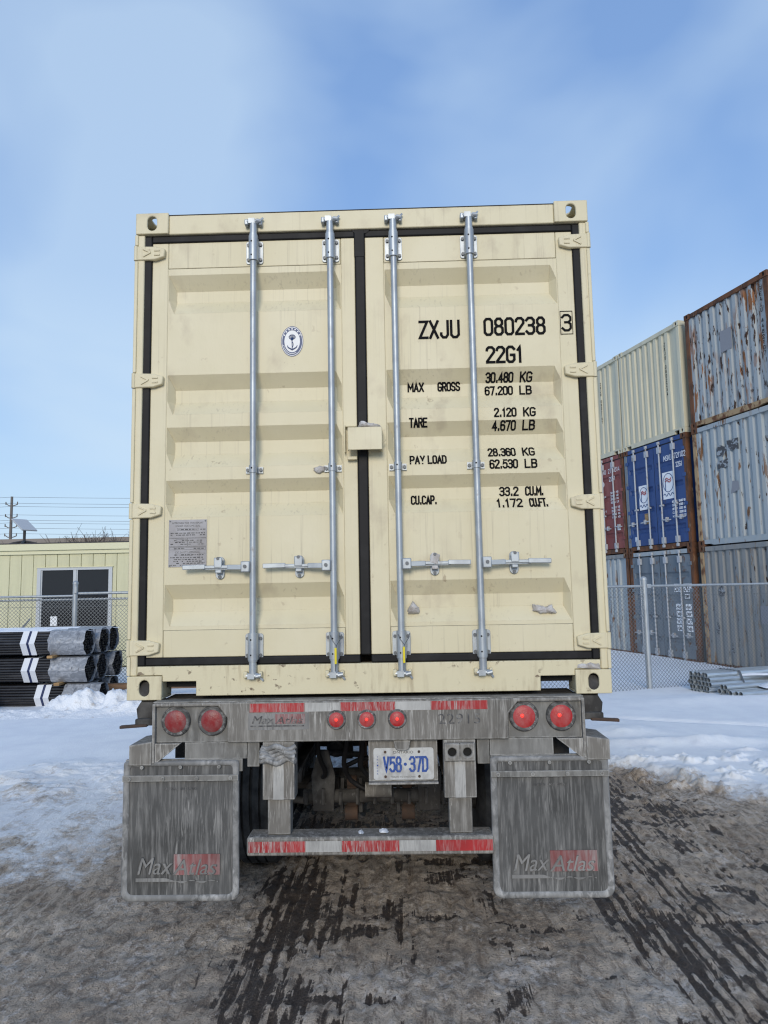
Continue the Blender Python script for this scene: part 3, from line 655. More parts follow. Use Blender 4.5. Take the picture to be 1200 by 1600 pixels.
g = MB().box(-.0315, .0195, .020, .06, 1.4525, 3.675); g.box(-.036, .022, .0185, .06, 3.560, 3.722); g.add([(-.058, .019, 3.7235), (.06, .019, 3.7235), (.03, .019, 3.695), (-.03, .019, 3.695)], [(0, 3, 2, 1)])
g.build('centre_gasket', M['rubber'], box, bevel=.006)
# locking bars
def ring_block(parent, x, z0, z1, top):
    g = MB(); w = .046
    zc = (z0+z1)/2; pts = []
    for cx, cz, a0 in ((w-.012, (z1-z0)/2-.012, 0), (-w+.012, (z1-z0)/2-.012, 90), (-w+.012, -(z1-z0)/2+.012, 180), (w-.012, -(z1-z0)/2+.012, 270)):
        for k in range(4): t = rad(a0+30*k); pts.append((x+cx+.012*math.cos(t), zc+cz+.012*math.sin(t)))
    gd = g.prism(pts[::-1] if False else pts, .0235, .0295).build('bar_guide', M['zinc'], parent, bevel=.0015)
    MB().cyl((x, -.012, z0+.002), (x, -.012, z1+.012 if top else z1+.004), .0255, 20).box(x-.0255, x+.0255, -.012, .024, z0+.004, z1-.002).build('sleeve', M['zinc'], gd, smooth=35)
    for dx in (-.033, .033):
        for dz in (-.042, .042):
            MB().cyl((x+dx, .0235, zc+dz), (x+dx, .014, zc+dz), .0085, 8).build('bolt', M['bolt'], gd)
    for dz in (-.038, .038): MB().cyl((x-.006, -.034, zc+dz), (x-.006, -.0385, zc+dz), .0045, 8).build('grease_hole', M['hole_shade'], gd)
RODS = [(-.575, -1), (-.163, -1), (.176, 1), (.581, 1)]
for i, (x, sd) in enumerate(RODS):
    rod = MB().cyl((x, -.012, 1.385), (x, -.012, 3.735), .0172, 20).build('locking_bar', M['zinc'], box, smooth=40)
    ring_block(rod, x, 3.540, 3.668, True); ring_block(rod, x, 1.435, 1.568, False)
    for z, sg in ((3.735, 1), (1.385, -1)):                          # cams and keepers
        c = MB(); c.cyl((x, -.012, z-.05*sg), (x, -.012, z+.014*sg), .0195, 14); c.cyl((x, -.012, z-.055*sg), (x, -.012, z-.045*sg), .0225, 14)
        c.box(x-.024, x+.010, -.030, .006, z+.012*sg if sg > 0 else z-.040, z+.040 if sg > 0 else z+.012*sg)
        c.cyl((x-.034, -.016, z+.024*sg), (x+.030, -.016, z+.024*sg), .013, 10); c.cyl((x+.018, -.022, z+.028*sg), (x+.044, -.022, z+.022*sg), .011, 10)
        c.bar((x+.030, -.012, z+.026*sg), (x+.050, -.004, z+.050*sg), .010, .010)
        c.build('cam', M['zinc'], rod, smooth=35)
        for xa, xb, ya in ((x-.046, x-.026, -.028), (x+.030, x+.048, -.020)):
            MB().box(xa, xb, ya, .0095, z+.004*sg if sg > 0 else z-.036, z+.036 if sg > 0 else z+.004*sg).build('cam_keeper', M['cream_sill'] if sg < 0 else M['zinc'], rod, bevel=.005)
    mb_ = MB(); z = 2.412; mb_.cyl((x, -.012, z-.020), (x, -.012, z+.020), .0215, 16); mb_.box(x-.045, x+.045, .0225, .030, z-.017, z+.017)
    mid = mb_.build('bar_bracket', M['zinc'], rod, smooth=35)
    for dx in (-.034, .034): MB().cyl((x+dx, .022, z), (x+dx, .013, z), .009, 8).build('bolt', M['bolt'], mid)
    MB().cyl((x-.004, -.031, z+.004), (x-.004, -.0345, z+.004), .0045, 8).build('grease_hole', M['hole_shade'], mid)
    # handle, hub and retainer
    z = 1.905
    h = MB(); h.box(*sorted((x+sd*.012, x+sd*.058)), -.040, -.010, z-.026, z+.030)
    h.build('handle_hub', M['zinc'], rod, bevel=.005)
    hd = MB(); hd.bar((x+sd*.050, -.030, z), (x+sd*.130, -.018, z+.002), .012, .026, (0, 0, 1)); hd.bar((x+sd*.128, -.018, z+.004), (x+sd*.250, -.016, z+.004), .010, .016)
    hd.bar((x+sd*.245, -.016, z+.006), (x+sd*.360, -.020, z+.004), .014, .024); hd.bar((x+sd*.12, -.010, z-.006), (x+sd*.26, -.010, z-.004), .008, .012)
    hd.build('handle', M['zinc'], rod, bevel=.003)
    MB().cyl((x+sd*.036, -.040, z+.004), (x+sd*.036, -.047, z+.004), .009, 10).build('pivot_bolt', M['bolt'], rod)
    rx = x + sd*.178
    r = MB(); pts = []
    for cz, a0 in ((.035, 0), (-.035, 180)):
        for k in range(9): t = rad(a0+22.5*k); pts.append((rx+.023*math.cos(t), z+cz+.023*math.sin(t)))
    ret = r.prism(pts, .0215, .0305).build('handle_retainer', M['zinc'], rod, bevel=.0015)
    tilt = .3 if i == 2 else 0
    MB().obox((rx, -.018, z+.026), (.021, .006, .026), Matrix.Rotation(tilt, 3, 'Y')).box(rx-.016, rx+.016, -.016, .021, z-.028, z-.010).build('latch', M['zinc'] if i != 2 else M['dirty_ice'], ret, bevel=.004)
    for dz in (-.046, .047): MB().cyl((rx, .021, z+dz), (rx, -.026 if dz > 0 else .012, z+dz), .0085, 10).build('bolt', M['bolt'], ret)
# lock box over the centre seam
lb = MB(); lb.box(-.078, .098, -.062, -.054, 2.492, 2.610); lb.box(-.078, .098, -.054, .018, 2.604, 2.610); lb.box(.092, .098, -.054, .018, 2.492, 2.604); lb.box(-.078, -.074, -.054, -.02, 2.492, 2.604)
lk = lb.build('lock_box', M['cream'], box, bevel=.004)
MB().box(-.100, -.094, -.010, .0275, 2.490, 2.634).box(-.094, -.035, -.004, .0275, 2.626, 2.632).build('lock_box_cheek', M['cream'], lk, bevel=.0015)
MB().box(-.085, -.035, -.004, .0275, 2.452, 2.470).build('lock_box_stop', M['cream'], lk, bevel=.002)
MB().tube([(.103+.012*math.cos(t), -.02, 2.552+.012*math.sin(t)) for t in [math.pi+.3*k for k in range(11)]], .0025, 6).build('seal_hook', M['cream'], lk)
# slush caught on the container, each a lump of its own
def slush(name, pts, y0, y1, parent=None, seed=1, m=None):
    rnd = random.Random(seed); cx = sum(p[0] for p in pts)/len(pts); cz = sum(p[1] for p in pts)/len(pts); b = MB(); R_ = []
    n = len(pts); dense = []
    for k in range(n):
        a, c = pts[k], pts[(k+1) % n]
        for j in range(3): t = j/3; dense.append((a[0]+(c[0]-a[0])*t + rnd.uniform(-.004, .004), a[1]+(c[1]-a[1])*t + rnd.uniform(-.004, .004)))
    m_ = len(dense); V = []
    for sc, yy in ((1, y1), (.93, y1*.45+y0*.55), (.68, y0*.92+y1*.08), (.3, y0)):
        for x, z in dense: V.append((cx+(x-cx)*sc, yy + (rnd.uniform(-.002, .003) if sc < 1 else 0), cz+(z-cz)*sc))
    V.append((cx, y0, cz)); Fc = []
    for r in range(3):
        for k in range(m_): Fc.append((r*m_+k, r*m_+(k+1) % m_, (r+1)*m_+(k+1) % m_, (r+1)*m_+k))
    for k in range(m_): Fc.append((3*m_+k, 3*m_+(k+1) % m_, 4*m_))
    return b.add(V, Fc).build(name, m or M['dirty_ice'], parent, smooth=60)
tag(slush('slush_lump', [(-.030, 2.6105), (.088, 2.6105), (.088, 2.628), (.055, 2.632), (.02, 2.642), (-.015, 2.650), (-.026, 2.635)], -.050, .010, seed=3), 'grey frozen slush lump sitting on top of the cream lock box', 'slush')
tag(slush('slush_lump', [(.212, 1.655), (.262, 1.650), (.277, 1.668), (.262, 1.690), (.248, 1.705), (.238, 1.722), (.222, 1.695), (.210, 1.675)], .028, .068, seed=4), 'small grey slush lump stuck beside the third locking bar', 'slush')
tag(slush('slush_lump', [(.848, 1.655), (.885, 1.640), (.925, 1.645), (.965, 1.638), (.975, 1.650), (.950, 1.685), (.915, 1.672), (.880, 1.690), (.855, 1.688)], .030, .070, seed=5), 'wide flat grey slush patch stuck on the lower right door panel', 'slush')
tag(slush('slush_lump', [(-.262, 2.398), (-.235, 2.385), (-.205, 2.398), (-.200, 2.425), (-.230, 2.428), (-.268, 2.420)], .012, .031, seed=6), 'grey slush smear beside the middle bar bracket of the left door', 'slush')
tag(slush('slush_lump', [(1.045, 1.366), (1.17, 1.364), (1.172, 1.392), (1.12, 1.398), (1.05, 1.388)], -.006, .030, seed=8), 'grey slush ledge on top of the lower right corner casting', 'slush')
# wire seals with yellow tags on the two centre bars
for x, nm in ((-.150, 'left'), (.190, 'right')):
    t = thing('wire_seal', 'wire seal with yellow tag hanging on the %s inner locking bar' % nm, 'seal', (x, -.045, 1.40), 0, 'wire seals')
    MB().tube([(-.030, .012, .155), (-.022, -.002, .135), (0, -.004, .105), (.020, -.002, .135), (.028, .012, .160)], .0022, 5).tube([(0, -.004, .105), (-.004, -.004, .06), (-.006, -.002, -.02)], .002, 5).build('wire', M['bolt'], t)
    MB().box(-.0085, .0025, -.010, -.003, .015, .095).build('tag', M['yellow'], t, bevel=.002)
# lettering
fr = lambda x, z: Y_FRAME - .002
def letters(txt, x0, x1, z0, z1, w, f=panel_y): 
    mb = MB(); stroke_text(mb, txt, x0, x1, z0, z1, w, f); return mb.build('lettering', M['letter'], box, fix=False)
letters('ZXJU', .308, .514, 3.100, 3.202, .0138); letters('080238', .653, .969, 3.108, 3.208, .0138); letters('22G1', .660, .846, 2.957, 3.052, .0138)
letters('3', 1.064, 1.107, 3.120, 3.216, .012, fr)
b = MB()
for a in ((1.052, 1.119, 3.104, 3.108), (1.052, 1.119, 3.229, 3.233), (1.052, 1.0555, 3.108, 3.229), (1.1155, 1.119, 3.108, 3.229)):
    b.add([(a[0], .0278, a[2]), (a[1], .0278, a[2]), (a[1], .0278, a[3]), (a[0], .0278, a[3])], [(0, 1, 2, 3)])
b.build('lettering_frame', M['letter'], box, fix=False)
TW = .0085; TH = .050
for s1, s2, xa, xb, z in (('30.480', 'KG', .656, .896, 2.864), ('67.200', 'LB', .651, .893, 2.797), ('2.120', 'KG', .690, .900, 2.667), ('4.670', 'LB', .680, .897, 2.600),
                          ('28.360', 'KG', .654, .892, 2.461), ('62.530', 'LB', .657, .897, 2.393), ('33.2', 'CU.M.', .709, .934, 2.254), ('1.172', 'CU.FT.', .690, .950, 2.191)):
    w2 = .058 if len(s2) == 2 else .090
    letters(s1, xa, xb-w2-.042, z, z+TH, TW); letters(s2, xb-w2, xb, z, z+TH, TW)
letters('MAX', .240, .320, 2.825, 2.825+TH, TW); letters('GROSS', .400, .513, 2.825, 2.825+TH, TW); letters('TARE', .243, .332, 2.624, 2.624+TH, TW)
letters('PAY', .242, .315, 2.426, 2.426+TH, TW); letters('LOAD', .336, .428, 2.426, 2.426+TH, TW); letters('CU.CAP.', .244, .374, 2.217, 2.217+TH, TW)
# approval plate
pl = MB().box(-1.025, -.826, .0305, .0330, 1.914, 2.160).build('approval_plate', M['aluminium'], box)
def ptext(t, z, w, h, x=None): font_text('plate_text', t, M['grey_print'], pl, (x if x is not None else -.9255, .0298, z), h, w)
ptext('APPROVED FOR TRANSPORT', 2.143, .165, .014); ptext('UNDER CUSTOMS SEAL', 2.128, .130, .014); ptext('CSC SAFETY APPROVAL', 1.990, .130, .013)
rnd = random.Random(5); b = MB()
def pbox(x0, x1, z0, z1, t=.0012):
    for a in ((x0, x1, z0, z0+t), (x0, x1, z1-t, z1), (x0, x0+t, z0, z1), (x1-t, x1, z0, z1)):
        b.add([(a[0], .0301, a[2]), (a[1], .0301, a[2]), (a[1], .0301, a[3]), (a[0], .0301, a[3])], [(0, 1, 2, 3)])
pbox(-.98, -.87, 2.103, 2.116); pbox(-1.02, -.831, 2.062, 2.066); pbox(-1.02, -.831, 2.018, 2.022); pbox(-.985, -.930, 2.048, 2.057); pbox(-.927, -.926, 2.022, 2.062)
pbox(-1.02, -.831, 2.003, 2.016); pbox(-.99, -.90, 1.972, 1.982); pbox(-.865, -.833, 1.935, 1.985)
for z in (2.109, 2.090, 2.080, 2.052, 2.042, 2.032, 2.0095, 1.977, 1.963, 1.953, 1.943, 1.933, 1.923):
    x = -1.015
    while x < -.84:
        w = rnd.uniform(.006, .018)
        if rnd.random() < .75 and -.98 < x < -.85 or rnd.random() < .5: b.add([(x, .0300, z-.0025), (x+w, .0300, z-.0025), (x+w, .0300, z+.0025), (x, .0300, z+.0025)], [(0, 1, 2, 3)])
        x += w+.005
b.build('plate_print', M['grey_print'], pl, fix=False)
for dx, dz in ((-1.018, 1.921), (-.833, 1.921), (-1.018, 2.153), (-.833, 2.153)): MB().cyl((dx, .0305, dz), (dx, .0275, dz), .004, 8).build('rivet', M['bolt'], pl)
# oval emblem
ec = (-.375, 3.107)
def oval(rx, rz, y, n=40): return [(ec[0]+rx*math.cos(2*math.pi*k/n), y, ec[1]+rz*math.sin(2*math.pi*k/n)) for k in range(n)]
em = MB().add(oval(.0600, .0840, .0318), [tuple(range(40))]).build('emblem', M['white_dec'], box, fix=False)
b = MB()
for (ra, za), (rb, zb_) in (((.0595, .0835), (.0565, .080)), ((.0535, .076), (.0420, .0605))):
    V = oval(ra, za, .0312) + oval(rb, zb_, .0312); b.add(V, [(k, (k+1) % 40, 40+(k+1) % 40, 40+k) for k in range(40)])
b.tube([(ec[0]-.027, .0311, ec[1]-.022), (ec[0]-.022, .0311, ec[1]-.034), (ec[0], .0311, ec[1]-.047), (ec[0]+.022, .0311, ec[1]-.034), (ec[0]+.028, .0311, ec[1]-.022)], [.001, .0032, .0045, .0032, .001], 6)
b.tube([(ec[0], .0311, ec[1]-.045), (ec[0]-.001, .0311, ec[1]+.004)], .0022, 6)
for k in range(9):
    t = rad(35+14*k); b.tube([(ec[0]-.001, .0311, ec[1]+.002), (ec[0]+.022*math.cos(t), .0311, ec[1]+.010+.030*math.sin(t))], .0011, 5)
b.tube([(ec[0]+.017*math.cos(t), .0311, ec[1]+.022+.012*math.sin(t)) for t in [2*math.pi*k/16 for k in range(17)]], .0013, 5)
b.tube([(ec[0]+.006*math.sin(3*t), .0309, ec[1]-.036+.034*t) for t in [k/10 for k in range(11)]], .0014, 5)
b.build('emblem_ring', M['navy_dec'], em)
b = MB()
for k in range(22):
    t = rad(200 + 140*k/21) if k < 15 else rad(30+20*(k-15)); cx, cz = ec[0]+.0478*math.cos(t), ec[1]+.0683*math.sin(t); r = .0021 if k < 15 else .0036
    b.add([(cx-r, .0306, cz-r), (cx+r, .0306, cz-r), (cx+r, .0306, cz+r), (cx-r, .0306, cz+r)], [(0, 1, 2, 3)])
b.build('emblem_letters', M['white_dec'], em, fix=False)

# ------------------------------------------------------------------ the container chassis trailer
tr = thing('container_trailer', 'grey salt-stained container chassis trailer under the cream container', 'trailer', (0, 0, 0))
YB = -.070                                                           # rear face of the tail beam
TOPZ = 1.240
# tail beam: middle, end plates, lamp panels sunk between them
mid = [(-.690, 1.046), (.690, 1.046), (.690, 1.165), (.735, 1.222), (1.058, 1.222), (1.058, TOPZ), (-1.058, TOPZ), (-1.058, 1.222), (-.735, 1.222), (-.690, 1.165)]
beam = MB().prism(mid, YB, -.012).build('tail_beam', M['grime'], tr, bevel=.006)
MB().box(-1.058, 1.058, YB+.004, .012, TOPZ+.0006, TOPZ+.006).build('top_flange', M['grime_soft'], beam, bevel=.002)
for sx in (-1, 1):
    pn = MB().prism([(sx*.6905, 1.048), (sx*1.046, 1.048), (sx*1.046, 1.2215), (sx*.736, 1.2215), (sx*.6905, 1.165)], YB+.022, -.014).build('lamp_panel', M['grime_soft'], tr)
    MB().box(*sorted((sx*1.0465, sx*1.060)), YB-.004, -.010, .955, TOPZ-.003).build('end_plate', M['grime'], tr, bevel=.003)
    # gusset under the end plate
    b = MB(); P = [(sx*1.0455, 1.0455), (sx*.920, 1.0455), (sx*1.0455, .948)]
    b.prism(P, YB+.002, YB+.050).build('gusset', M['grime'], tr)
    # bolster end box and twist lock under the corner casting
    MB().prism([(sx*1.061, .944), (sx*1.172, .944), (sx*1.172, 1.040), (sx*1.061, 1.056)], -.075, .16).build('bolster_box', M['grime'], tr, bevel=.004)
    tl = MB(); yc = .085
    tl.prism([(sx*1.062, 1.058), (sx*1.075, 1.060), (sx*1.078, 1.11), (sx*1.095, 1.140), (sx*1.165, 1.150), (sx*1.172, 1.200), (sx*1.150, 1.236), (sx*1.062, 1.236)], .01, .15)
    tl.build('twist_lock', M['under'], tr, bevel=.006)
    MB().lathe([(.075, 1.258), (.075, 1.300), (.050, 1.332), (.0, 1.338)], (sx*1.130, .082, 0), (0, 0, 1), 16).box(sx*1.13-.03, sx*1.13+.03, .05, .11, 1.20, 1.262).build('lock_head', M['under'], tr, smooth=40)
    MB().box(*sorted((sx*1.064, sx*1.162)), -.030, .012, 1.126, 1.158).build('lock_plate', M['under'], tr, bevel=.004)
    MB().bar((sx*1.10, -.022, 1.128), (sx*1.235, -.030, 1.121), .030, .014).build('lock_lever', M['underrust'], tr, bevel=.003)
    for k, lx in enumerate((.767, .948)):
        x = sx*lx; y = YB+.022
        ring = MB().lathe([(.0635, -.014), (.066, -.017), (.071, -.012), (.074, .0)], (x, y, 1.150), (0, 1, 0), 28).build('lamp_ring', M['lamp_ring'], tr, smooth=40)
        lit = sx > 0
        MB().lathe([(.0, -.021), (.030, -.020), (.054, -.014), (.064, -.004), (.064, .002)], (x, y, 1.150), (0, 1, 0), 28).build('lamp_lens', M['lens_on' if lit else 'lens_dim'], ring, smooth=50)
        if lit:
            MB().lathe([(.0, -.0245), (.006, -.0235), (.010, -.020), (.011, -.012)], (x-.010*sx, y, 1.155), (0, 1, 0), 12).build('lamp_bulb', M['bulb'] if lit else M['lens_on'], ring, smooth=60)
for x in (-.151, -.002, .147):
    ring = MB().lathe([(.041, -.009), (.043, -.011), (.046, -.008), (.047, .0)], (x, YB, 1.150), (0, 1, 0), 24).build('marker_lamp', M['lamp_ring'], beam, smooth=40)
    MB().lathe([(.0, -.016), (.020, -.015), (.035, -.010), (.041, -.003), (.041, .001)], (x, YB, 1.150), (0, 1, 0), 24).build('marker_lens', M['lens_on'], ring, smooth=50)
    MB().lathe([(.0, -.0195), (.006, -.0185), (.009, -.014)], (x, YB, 1.151), (0, 1, 0), 12).build('marker_bulb', M['bulb'], ring, smooth=60)
def tape(parent, x0, x1, z0, z1, y, red): 
    return MB().box(x0, x1, y-.0015, y+.001, z0, z1).build('reflective_tape', M['red_tape' if red else 'white_tape'], parent)
for x0, x1, r in ((-.578, -.308, 1), (-.306, -.132, 0), (-.131, .137, 1), (.139, .312, 0), (.313, .589, 1)): tape(beam, x0, x1, 1.190, 1.232, YB, r)
MB().box(-.585, -.285, YB-.0008, YB+.001, 1.105, 1.186).build('maker_sticker', M['pale_print'], beam)
def maker_logo(parent, x0, x1, z0, z1, y, dk, ex, lim):
    w = x1-x0; h = z1-z0
    MB().box(x0+w*.44, x1, y-.0012-ex*.4, y+.001, z0+h*.32, z1).build('logo_block', M['faint_red'], parent)
    for t_, cx_, cz_, hh, ww in (('Max', .215, .62, .78, .42), ('Atlas', .70, .58, .70, .52)):
        if ex:
            font_text('logo_shadow', t_, M['grey_print'], parent, (x0+w*cx_, y-.0019-ex*.4, z0+h*cz_), h*hh*1.10, w*ww*1.05, .28, 0, 0)
        font_text('logo_letters', t_, dk, parent, (x0+w*cx_, y-.0034-ex*.4, z0+h*cz_), h*hh, w*ww, .28, 0, 0)
    b = MB(); n = 24; V = []
    for k in range(n+1):
        t = k/n; x = x0+w*t - w*.02; zt = z0+h*.22 - (h*.10*sstep(.35, .5, np.array(t)) if lim else 0); zb_ = z0+h*(.10 if lim else .13) - (h*.06*math.sin(max(0, t-.5)*26) if t > .5 and lim else 0)
        V += [(x, y-.0022, float(zt)), (x, y-.0022, float(zb_))]
    b.add(V, [(2*k, 2*k+2, 2*k+3, 2*k+1) for k in range(n)]).build('logo_underline', dk, parent, fix=False)
maker_logo(beam, -.568, -.305, 1.112, 1.180, YB-.001, M['grey_print'], 0, False)
font_text('unit_number', '22915', M['grey_print'], beam, (.450, YB-.0012, 1.146), .070, .205, spacing=1.05)
# under-run guard
gu = MB().box(-.590, .598, YB-.012, .050, .515, .602).build('underrun_guard', M['grime'], tr, bevel=.010)
for x0, x1, r in ((-.580, -.306, 1), (-.305, -.131, 0), (-.130, .145, 1), (.146, .320, 0), (.321, .592, 1)): tape(gu, x0, x1, .534, .584, YB-.0125, r)
for cx in (-.437, .447):
    po = MB().box(cx-.078, cx+.078, YB+.004, .040, .772, 1.0455).build('guard_post', M['grime'], tr, bevel=.004)
    MB().box(cx-.057, cx+.055, YB+.024, .030, .6025, .7715).build('post_tube', M['grime'], po, bevel=.006)
    tape(po, cx-.026, cx+.026, .774, .955, YB+.0035, 0)
b = MB()                                                              # right post: block with two round sockets
for dx in (-.037, .037): b.holed(.074, .085, .021, .021, .050, lambda u, v, q, dx=dx: (.447+dx+u, YB-.020+q, .990+v))
b.build('socket_block', M['grime'], tr, bevel=.006); MB().box(.38, .515, YB+.0004, YB+.0035, .95, 1.03).build('socket_shade_sheet', M['hole_shade'], tr)  # black sheet set in front of the post paints the sockets' inner shade
b = MB(); rnd = random.Random(3)                                      # left post: caked rope bundle
for k in range(5):
    z = .958+.016*k; b.tube([(-.437+(-.085+.17*i/9), YB-.012-.014*math.sin(i*.7+k), z+.010*math.sin(i*1.1+k*.8)) for i in range(10)], .013, 7)
tag(b.build('rope_bundle', M['flap_rim'], None, smooth=60), 'salt-caked rope bundle tied around the left guard post of the trailer', 'rope')
# number plate and its bracket
br = MB().box(.002, .341, -.030, -.024, .846, 1.045).box(.002, .341, -.062, -.024, .836, .845).build('plate_bracket', M['grime'], tr, bevel=.002)
npz = MB(); x0, x1, z0, z1, r = .026, .322, .852, 1.004, .012; pts = []
for cx, cz, a0 in ((x1-r, z1-r, 0), (x0+r, z1-r, 90), (x0+r, z0+r, 180), (x1-r, z0+r, 270)):
    for k in range(4): t = rad(a0+30*k); pts.append((cx+r*math.cos(t), cz+r*math.sin(t)))
npl = npz.prism(pts, -.036, -.0335).build('number_plate', M['plate'], tr, bevel=.001)
def nbtxt(t, xa, xb): 
    mb = MB(); stroke_text(mb, t, xa, xb,   .888, .964, .0105, lambda x, z: -.0372); mb.build('plate_characters', M['plate_blue'], npl, fix=False)
nbtxt('V58', .078, .160); nbtxt('37D', .205, .290)
MB().cyl((.182, -.0365, .926), (.182, -.0378, .926), .008, 8).build('plate_crown', M['plate_blue'], npl)
font_text('plate_province', 'ONTARIO', M['grey_print'], npl, (.172, -.0368, .983), .018, .100)
font_text('plate_slogan', 'YOURS TO DISCOVER', M['grey_print'], npl, (.172, -.0368, .866), .010, .120)
for k, c in enumerate('TRAILER'): font_text('plate_side_letter', c, M['plate_blue'], npl, (.046, -.0368, .962-.0135*k), .011, .007)
for x, z in ((.084, .985), (.250, .985), (.084, .868), (.250, .868)): MB().cyl((x, -.036, z), (x, -.0395, z), .0065, 10).build('plate_screw', M['underrust'], npl)
pl_lamp = MB().prism([(.125, 1.045), (.210, 1.045), (.202, 1.004), (.190, .996), (.147, .996), (.135, 1.004)], -.060, -.032).build('plate_lamp', M['grime'], tr, bevel=.004)
# mud flaps
def flap(cx, w0, w1, z0, z1, seed, parent):
    def corners(i, r0=.045):
        a, b_ = w1/2-i, w0/2-i; zz0, zz1 = z0+i, z1-i*.8; r = max(r0-i*.6, .01); p = []
        for px, pz, a0 in ((a, zz0, -90), (b_, zz1, 0), (-b_, zz1, 90), (-a, zz0, 180)):
            rr = r if pz == zz0 else .016
            qx = px - math.copysign(rr, px); qz = pz + (rr if pz == zz0 else -rr)
            for k in range(5): t = rad(a0+22.5*k); p.append((cx+qx+rr*math.cos(t), qz+rr*math.sin(t)))
        return p
    o, i1, i2 = corners(0), corners(.026), corners(.031); n = len(o); rnd = random.Random(seed)
    y0 = -.066; V = [(x, y0+.004, z) for x, z in o] + [(x, y0-.003, z) for x, z in corners(.006)] + [(x, y0-.003, z) for x, z in i1] + [(x, y0+.004, z) for x, z in i2] + [(x, y0+.014, z) for x, z in o]
    b = MB(); f = []
    for r in range(3): f += [(r*n+k, r*n+(k+1) % n, (r+1)*n+(k+1) % n, (r+1)*n+k) for k in range(n)]
    f += [(k, 4*n+k, 4*n+(k+1) % n, (k+1) % n) for k in range(n)]; f.append(tuple(range(5*n-1, 4*n-1, -1)))
    root = b.add(V, f).build('mud_flap', M['flap_rim'], parent, smooth=60)
    # the field, gently rippled
    m_ = 14; V = []; xa = [i/m_ for i in range(m_+1)]
    for j in range(m_+1):
        t = j/m_; z = z0+.031+(z1-z0-.056)*t; hw = (w1+(w0-w1)*t)/2-.0312
        for u in xa: V.append((cx+hw*(2*u-1), y0+.0045-.0025*math.sin(u*9+seed)*math.sin(t*5), z))
    MB().add(V, [(j*(m_+1)+i, j*(m_+1)+i+1, (j+1)*(m_+1)+i+1, (j+1)*(m_+1)+i) for j in range(m_) for i in range(m_)]).build('flap_face', M['flap'], root, smooth=60, fix=False)
    return root
for sx, cx in ((-1, -.917), (1, .878)):
    fl = flap(cx, .568, .574, .306, .962, 3+sx, tr)
    bar = MB().box(cx-.284, cx+.284, -.078, -.0705, .868, .897).build('clamp_strip', M['grime_soft'], tr, bevel=.002)
    for k in range(4): MB().cyl((cx-.25+.166*k, -.078, .882), (cx-.25+.166*k, -.084, .882), .010, 8).build('bolt', M['grime_soft'], bar)
    hg = MB().box(cx-.280, cx+.30*(1 if sx < 0 else .95), -.0505, -.030, .905, .966).build('flap_hanger', M['grime_soft'], tr, bevel=.003)
    MB().box(*((-.903, -.597) if sx < 0 else (.597, .905)), -.0478, .06, .9665, 1.0455).build('hanger_web', M['grime_soft'], tr)
    for k in range(3): MB().cyl((cx-.19+.19*k, -.0705, .935), (cx-.19+.19*k, -.077, .935), .009, 8).build('bolt', M['grime_soft'], fl)
    MB().box(sx*.565-.03, sx*.565+.03, -.045, .02, .925, 1.045).build('hanger_bracket', M['grime_soft'], tr, bevel=.003)
    x0 = cx-.205 if sx < 0 else cx-.19
    maker_logo(fl, x0, x0+.400, .385, .525, -.0655, M['pale_print'], .004, True)
    font_text('flap_print', 'ANTISAIL ANTISPRAY', M['grey_print'], fl, (cx, -.0652, .830), .018, .165)
for sx in (-1, 1): MB().box(*sorted((sx*.58, sx*1.052)), .27, .36, .90, 1.059).build('gap_dark_filler', M['under'], tr)  # dark blocks added so the gaps behind the gussets look shaded
# main rails, cross-members and running gear
for sx in (-1, 1):
    b = MB(); x = sx*.44; b.box(x-.008, x+.008, .08, 6.5, .86, 1.205); b.box(x-.075, x+.075, .08, 6.5, 1.2055, 1.22); b.box(x-.075, x+.075, .08, 6.5, .845, .8595)
    b.build('main_rail', M['under'], tr, bevel=.003)
for y in (.30, 1.9, 3.4, 4.9): MB().box(-.43, .43, y, y+.12, 1.02, 1.16).build('crossmember', M['under'], tr, bevel=.004)
for y in (.10, 5.75): MB().box(-1.055, 1.055, y, y+.16, 1.06 if y < 1 else 1.0, 1.239).build('bolster', M['under'], tr, bevel=.004)
for sx in (-1, 1): MB().box(*sorted((sx*1.056, sx*1.20)), 5.75, 5.95, 1.08, 1.243).build('bolster_end', M['under'], tr)
tyre_prof = [(.285, -.128), (.33, -.138), (.42, -.142), (.475, -.132), (.505, -.112), (.515, -.10), (.515, -.062), (.503, -.060), (.503, -.050), (.515, -.048), (.515, -.010), (.503, -.008), (.503, .008), (.515, .010), (.515, .048), (.503, .050), (.503, .060), (.515, .062), (.515, .10), (.505, .112), (.475, .132), (.42, .142), (.33, .138), (.285, .128)]
rim_prof = [(.0, -.02), (.10, -.02), (.11, -.05), (.16, -.05), (.20, -.02), (.26, -.03), (.285, -.11), (.292, -.125), (.292, .125), (.27, .115), (.25, .02), (.0, .02)]
wheel_src = None
